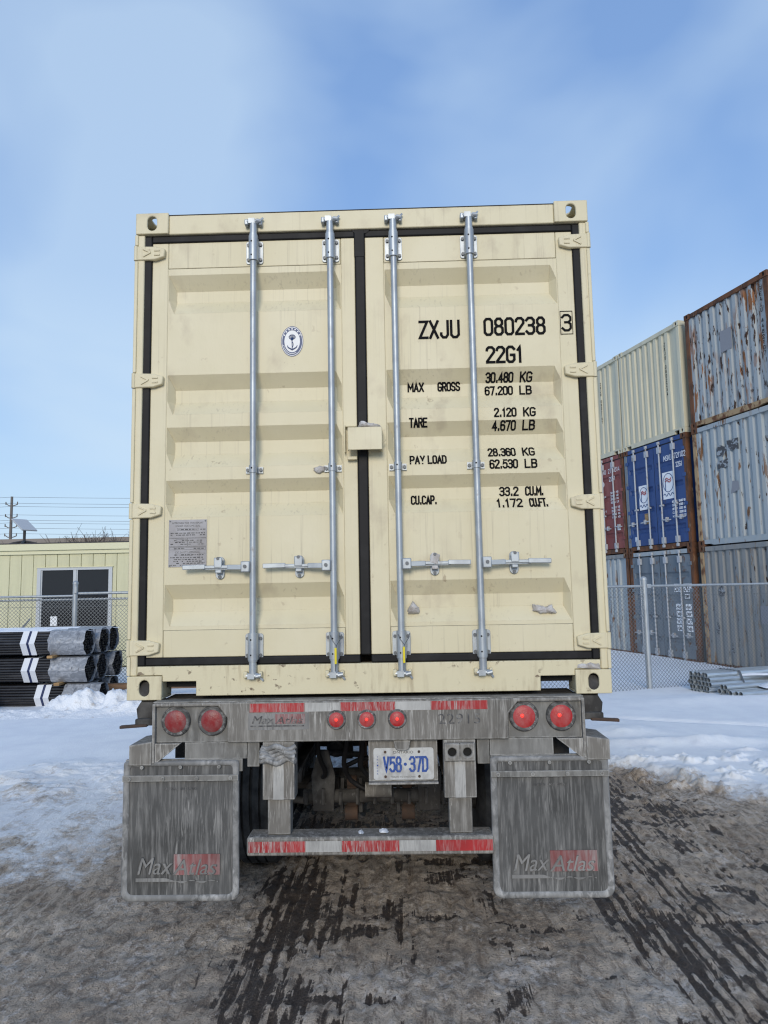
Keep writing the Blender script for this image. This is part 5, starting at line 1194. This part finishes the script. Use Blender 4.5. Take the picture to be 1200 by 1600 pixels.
snow_cap('snow drift lying across the low galvanised pipe bundle', 5.75, 8.8, 7.22, .26, .17, 52, .10, .25)

# plowed, lumpy snow heap in front of the black pipes
def heap(label, cx, cy, wx, wy, fn, step=.028):
    xs = np.arange(cx-wx, cx+wx, step); ys = np.arange(cy-wy, cy+wy, step*.8); X, Y = np.meshgrid(xs, ys)
    base = ground_height(X, Y, False); Z = base + fn(X, Y); V = np.stack([X, Y, Z], -1).reshape(-1, 3); n, m_ = len(xs), len(ys)
    F_ = [(j*n+i, j*n+i+1, (j+1)*n+i+1, (j+1)*n+i) for j in range(m_-1) for i in range(n-1) if max(Z[j, i]-base[j, i], Z[j+1, i+1]-base[j+1, i+1]) > -.02]
    b = MB(); b.v = [tuple(v) for v in V]; b.f = F_; o = b.build('snow_heap', M['snow_chunk'], None, smooth=75, fix=False)
    return tag(o, label, 'snow', None, 'stuff')
def heap_left(X, Y):
    lum = fbm(X*3.3+5, Y*3.3, 5, .6); chunk = np.abs(fbm(X*5.2+31, Y*5.2+3, 4, .6)-.5)*2
    pl = lambda cx, cy, sx, sy: np.exp(-np.abs((X-cx+.10*(lum-.5))/sx)**4 - np.abs((Y-cy)/sy)**4)
    g = .22*pl(-4.72, 7.05, .30, .24) + .19*pl(-4.22, 7.08, .30, .22) + .14*pl(-3.7, 7.0, .5, .3) + .33*pl(-6.45, 7.0, .42, .26) + .40*pl(-7.6, 6.9, .8, .4) + .08*gauss(X, Y, -5.2, 6.7, 1.8, .30)
    return g*(1 + 1.1*(lum-.5)) + np.clip(g*6, 0, 1)*(.13*(.40-chunk) + .06*(fbm(X*11, Y*11, 3, .6)-.5)) - .025
heap('white lumpy plowed snow heap in front of the black pipe bundles', -5.6, 6.85, 3.0, .75, heap_left)

# ------------------------------------------------------------------ site office
OY = 13.0
of = thing('site_office', 'pale yellow site office with vertical board siding and a sliding window', 'building', (0, 0, 0))
X0, X1, ZTOP = -16.5, -1.5, 2.83
WX0, WX1, WZ0, WZ1 = -8.36, -6.68, 1.04, 2.36
MB().box(X0, X1, OY+.05, OY+3.6, .10, 2.86).build('wall', M['office'], of)
src = None; x = X0; pitch = .285
while x < X1-.1:
    a, b_ = x+.006, x+pitch-.006
    segs = [(.12, 2.735)]
    if b_ > WX0-.06 and a < WX1+.06:
        segs = [(.12, WZ0-.07), (WZ1+.07, 2.735)]
        if a < WX0-.06: MB().box(a, WX0-.06, OY+.02, OY+.052, WZ0-.072, WZ1+.072).build('siding_board', M['office'], of)
        if b_ > WX1+.06: MB().box(WX1+.06, b_, OY+.02, OY+.052, WZ0-.072, WZ1+.072).build('siding_board', M['office'], of)
    for z0, z1 in segs:
        if (z0, z1) == (.12, 2.735):
            if src is None: src = MB().box(0, b_-a, OY+.02, OY+.052, z0, z1).build('siding_board', M['office'], of, bevel=.005); o = src
            else: o = copy_obj(src, of)
            o.location = (a, 0, 0)
        else: MB().box(a, b_, OY+.02, OY+.052, z0, z1).build('siding_board', M['office'], of, bevel=.005)
    x += pitch
MB().box(X0-.05, X1+.05, OY-.03, OY+.06, 2.74, 2.83).build('fascia', M['office_trim'], of, bevel=.004); MB().box(X0-.08, X1+.08, OY-.08, OY+.07, 2.832, 2.985).build('upper_fascia', M['office_trim'], of, bevel=.004)
MB().box(X0-.08, X1+.08, OY-.085, OY+3.7, 2.987, 3.01).build('roof', M['roof_dark'], of)
wf = MB()
wf.box(WX0-.055, WX0+.03, OY-.005, OY+.05, WZ0-.06, WZ1+.06); wf.box(WX1-.03, WX1+.055, OY-.005, OY+.05, WZ0-.06, WZ1+.06); wf.box(WX0+.03, WX1-.03, OY-.004, OY+.05, WZ1, WZ1+.058); wf.box(WX0+.03, WX1-.03, OY-.004, OY+.05, WZ0-.058, WZ0)
win = wf.build('window', M['win_frame'], of); xm = (WX0+WX1)/2
MB().box(xm-.035, xm+.035, OY+.004, OY+.046, WZ0, WZ1).build('mullion', M['win_frame'], win)
for a, b_ in ((WX0+.03, xm-.035), (xm+.035, WX1-.03)):
    MB().box(a, b_, OY+.034, OY+.040, WZ0, WZ1).build('pane', M['glass'], win)
    MB().box(a, a+.03, OY+.020, OY+.033, WZ0, WZ1).build('sash', M['win_frame'], win)
MB().box(WX0-.08, WX1+.08, OY-.02, OY+.03, WZ1+.060, WZ1+.075).build('drip_cap', M['office_trim'], win)
for k, x in enumerate((-16, -12.8, -9.6, -6.4, -3.2, -1.8)): MB().box(x-.2, x+.2, OY+.4, OY+.8, -.1, .10).build('foundation_block', M['far_wall'], of)
MB().box(WX0+.28, WX0+.44, OY+.024, OY+.034, WZ0+.02, WZ0+.24).build('window_notice', M['white_dec'], win)
# flat antenna on the roof
an = thing('satellite_antenna', 'flat grey satellite antenna panel on the office roof', 'antenna', (-9.30, 14.0, 3.01))
_u, _v = Vector((.107, .17, 0)), Vector((.21, -.13, -.155)); _n = _u.cross(_v).normalized()*.018; _c = Vector((.0, 0, .54))
MB().add([_c+a*_u+b_*_v+d*_n for d in (-1, 1) for a, b_ in ((-1, -1), (1, -1), (1, 1), (-1, 1))], [(0,3,2,1),(4,5,6,7),(0,1,5,4),(1,2,6,5),(2,3,7,6),(3,0,4,7)]).build('panel', M['dish'], an, bevel=.010); MB().cyl((0, .02, .10), (0, .02, .53), .035, 10).build('mast', M['dark_metal'], an)
for k in range(4): t = rad(20+90*k); MB().tube([(0, .02, .13), (.25*math.cos(t), .02+.25*math.sin(t), .08), (.46*math.cos(t), .02+.46*math.sin(t), .0)], .028, 8).build('foot', M['dark_metal'], an)

# ------------------------------------------------------------------ far things
fb = thing('warehouse', 'long low tan warehouse roof beyond the site office', 'building', (0, 0, 0))
MB().box(-46, 2, 42, 60, 0, 4.75).build('wall', M['far_wall'], fb); MB().box(-46.3, 2.3, 41.7, 60.3, 4.75, 5.42).build('roof', M['far_roof'], fb)
MB().box(-17.4, -15.8, 44, 45, 5.42, 5.95).build('roof_unit', M['far_roof'], fb)
def shrub(label, x, y, z, s, seed, n):
    rnd = random.Random(seed); t = thing('bare_shrub', label, 'shrub', (x, y, z), 0, 'bare shrubs beyond the office'); b = MB()
    def grow(p, d, L_, r, lv):
        q = p + d*L_; b.tube([p, (p+q)/2 + Vector((rnd.uniform(-.05, .05), 0, rnd.uniform(-.03, .03)))*L_, q], [r, r*.8, r*.6], 4)
        if lv == 0: return
        for _ in range(3):
            e = Vector((d.x+rnd.uniform(-.7, .7), d.y+rnd.uniform(-.7, .7), d.z+rnd.uniform(-.35, .4))).normalized(); grow(p.lerp(q, rnd.uniform(.4, 1)), e, L_*rnd.uniform(.55, .8), r*.6, lv-1)
    for k in range(n): grow(Vector((rnd.uniform(-.8, .8)*s, rnd.uniform(-.4, .4)*s, 0)), Vector((rnd.uniform(-.4, .4), rnd.uniform(-.4, .4), 1)).normalized(), 1.9*s, .042*s, 3)
    b.build('branches', M['twig'], t, fix=False)['kind'] = 'stuff'; MB().cyl((0, 0, -.1), (0, 0, .5*s), .05*s, 6).build('trunk', M['twig'], t)
shrub('wide bare shrub with many twigs rising over the warehouse roof', -18.9, 40.0, .1, 1.38, 2, 40); shrub('narrow bare shrub rising over the warehouse roof', -16.5, 40.0, .1, 1.36, 3, 16); shrub('tiny bare shrub tips showing behind the antenna', -22.6, 40.0, .1, 1.2, 5, 6)
def power_pole(label, x, y, hgt):
    t = thing('utility_pole', label, 'pole', (x, y, 0), 0, 'utility poles along the far road')
    MB().cyl((0, 0, -.3), (0, 0, hgt), .20, 10, .13).build('post', M['pole_wood'], t, smooth=40)
    for z in (hgt-.95, hgt-2.25, hgt-3.3, hgt-4.3):
        ar = MB().tube([(-.62, 0, z+.22), (-.3, 0, z), (0, 0, z-.05), (.3, 0, z), (.62, 0, z+.12)], .05, 6).build('arm', M['pole_wood'], t)
        for s_ in (-1, 1): MB().cyl((s_*.62, 0, z+.10), (s_*.62, 0, z+.40), .055, 6).build('insulator', M['pole_wood'], t)
    return t
power_pole('tall wooden utility pole beyond the office antenna', -40.85, 70, 12.2)
for k, (zl, dx) in enumerate(((12.15, 0), (11.48, -.6), (11.18, .6), (10.25, -.6), (9.72, .6), (9.40, -.6), (8.88, .6), (8.30, .6))):
    P = []
    for x0, x1 in ((-121, -40.85), (-40.85, 39)):
        for i in range(24): t = i/24; P.append((x0+(x1-x0)*t, 70+dx*.3, zl + .25*(k % 2)*0 - 3.0*t*(1-t)))
    P.append((39, 70, zl)); b = MB().tube(P, .020, 4)
    tag(b.build('overhead_cable', M['cable'], None, fix=False), 'thin overhead cable strung along the utility pole, %s from its top' % ('first', 'second', 'third', 'fourth', 'fifth', 'sixth', 'seventh', 'eighth')[k], 'cable', 'overhead cables')
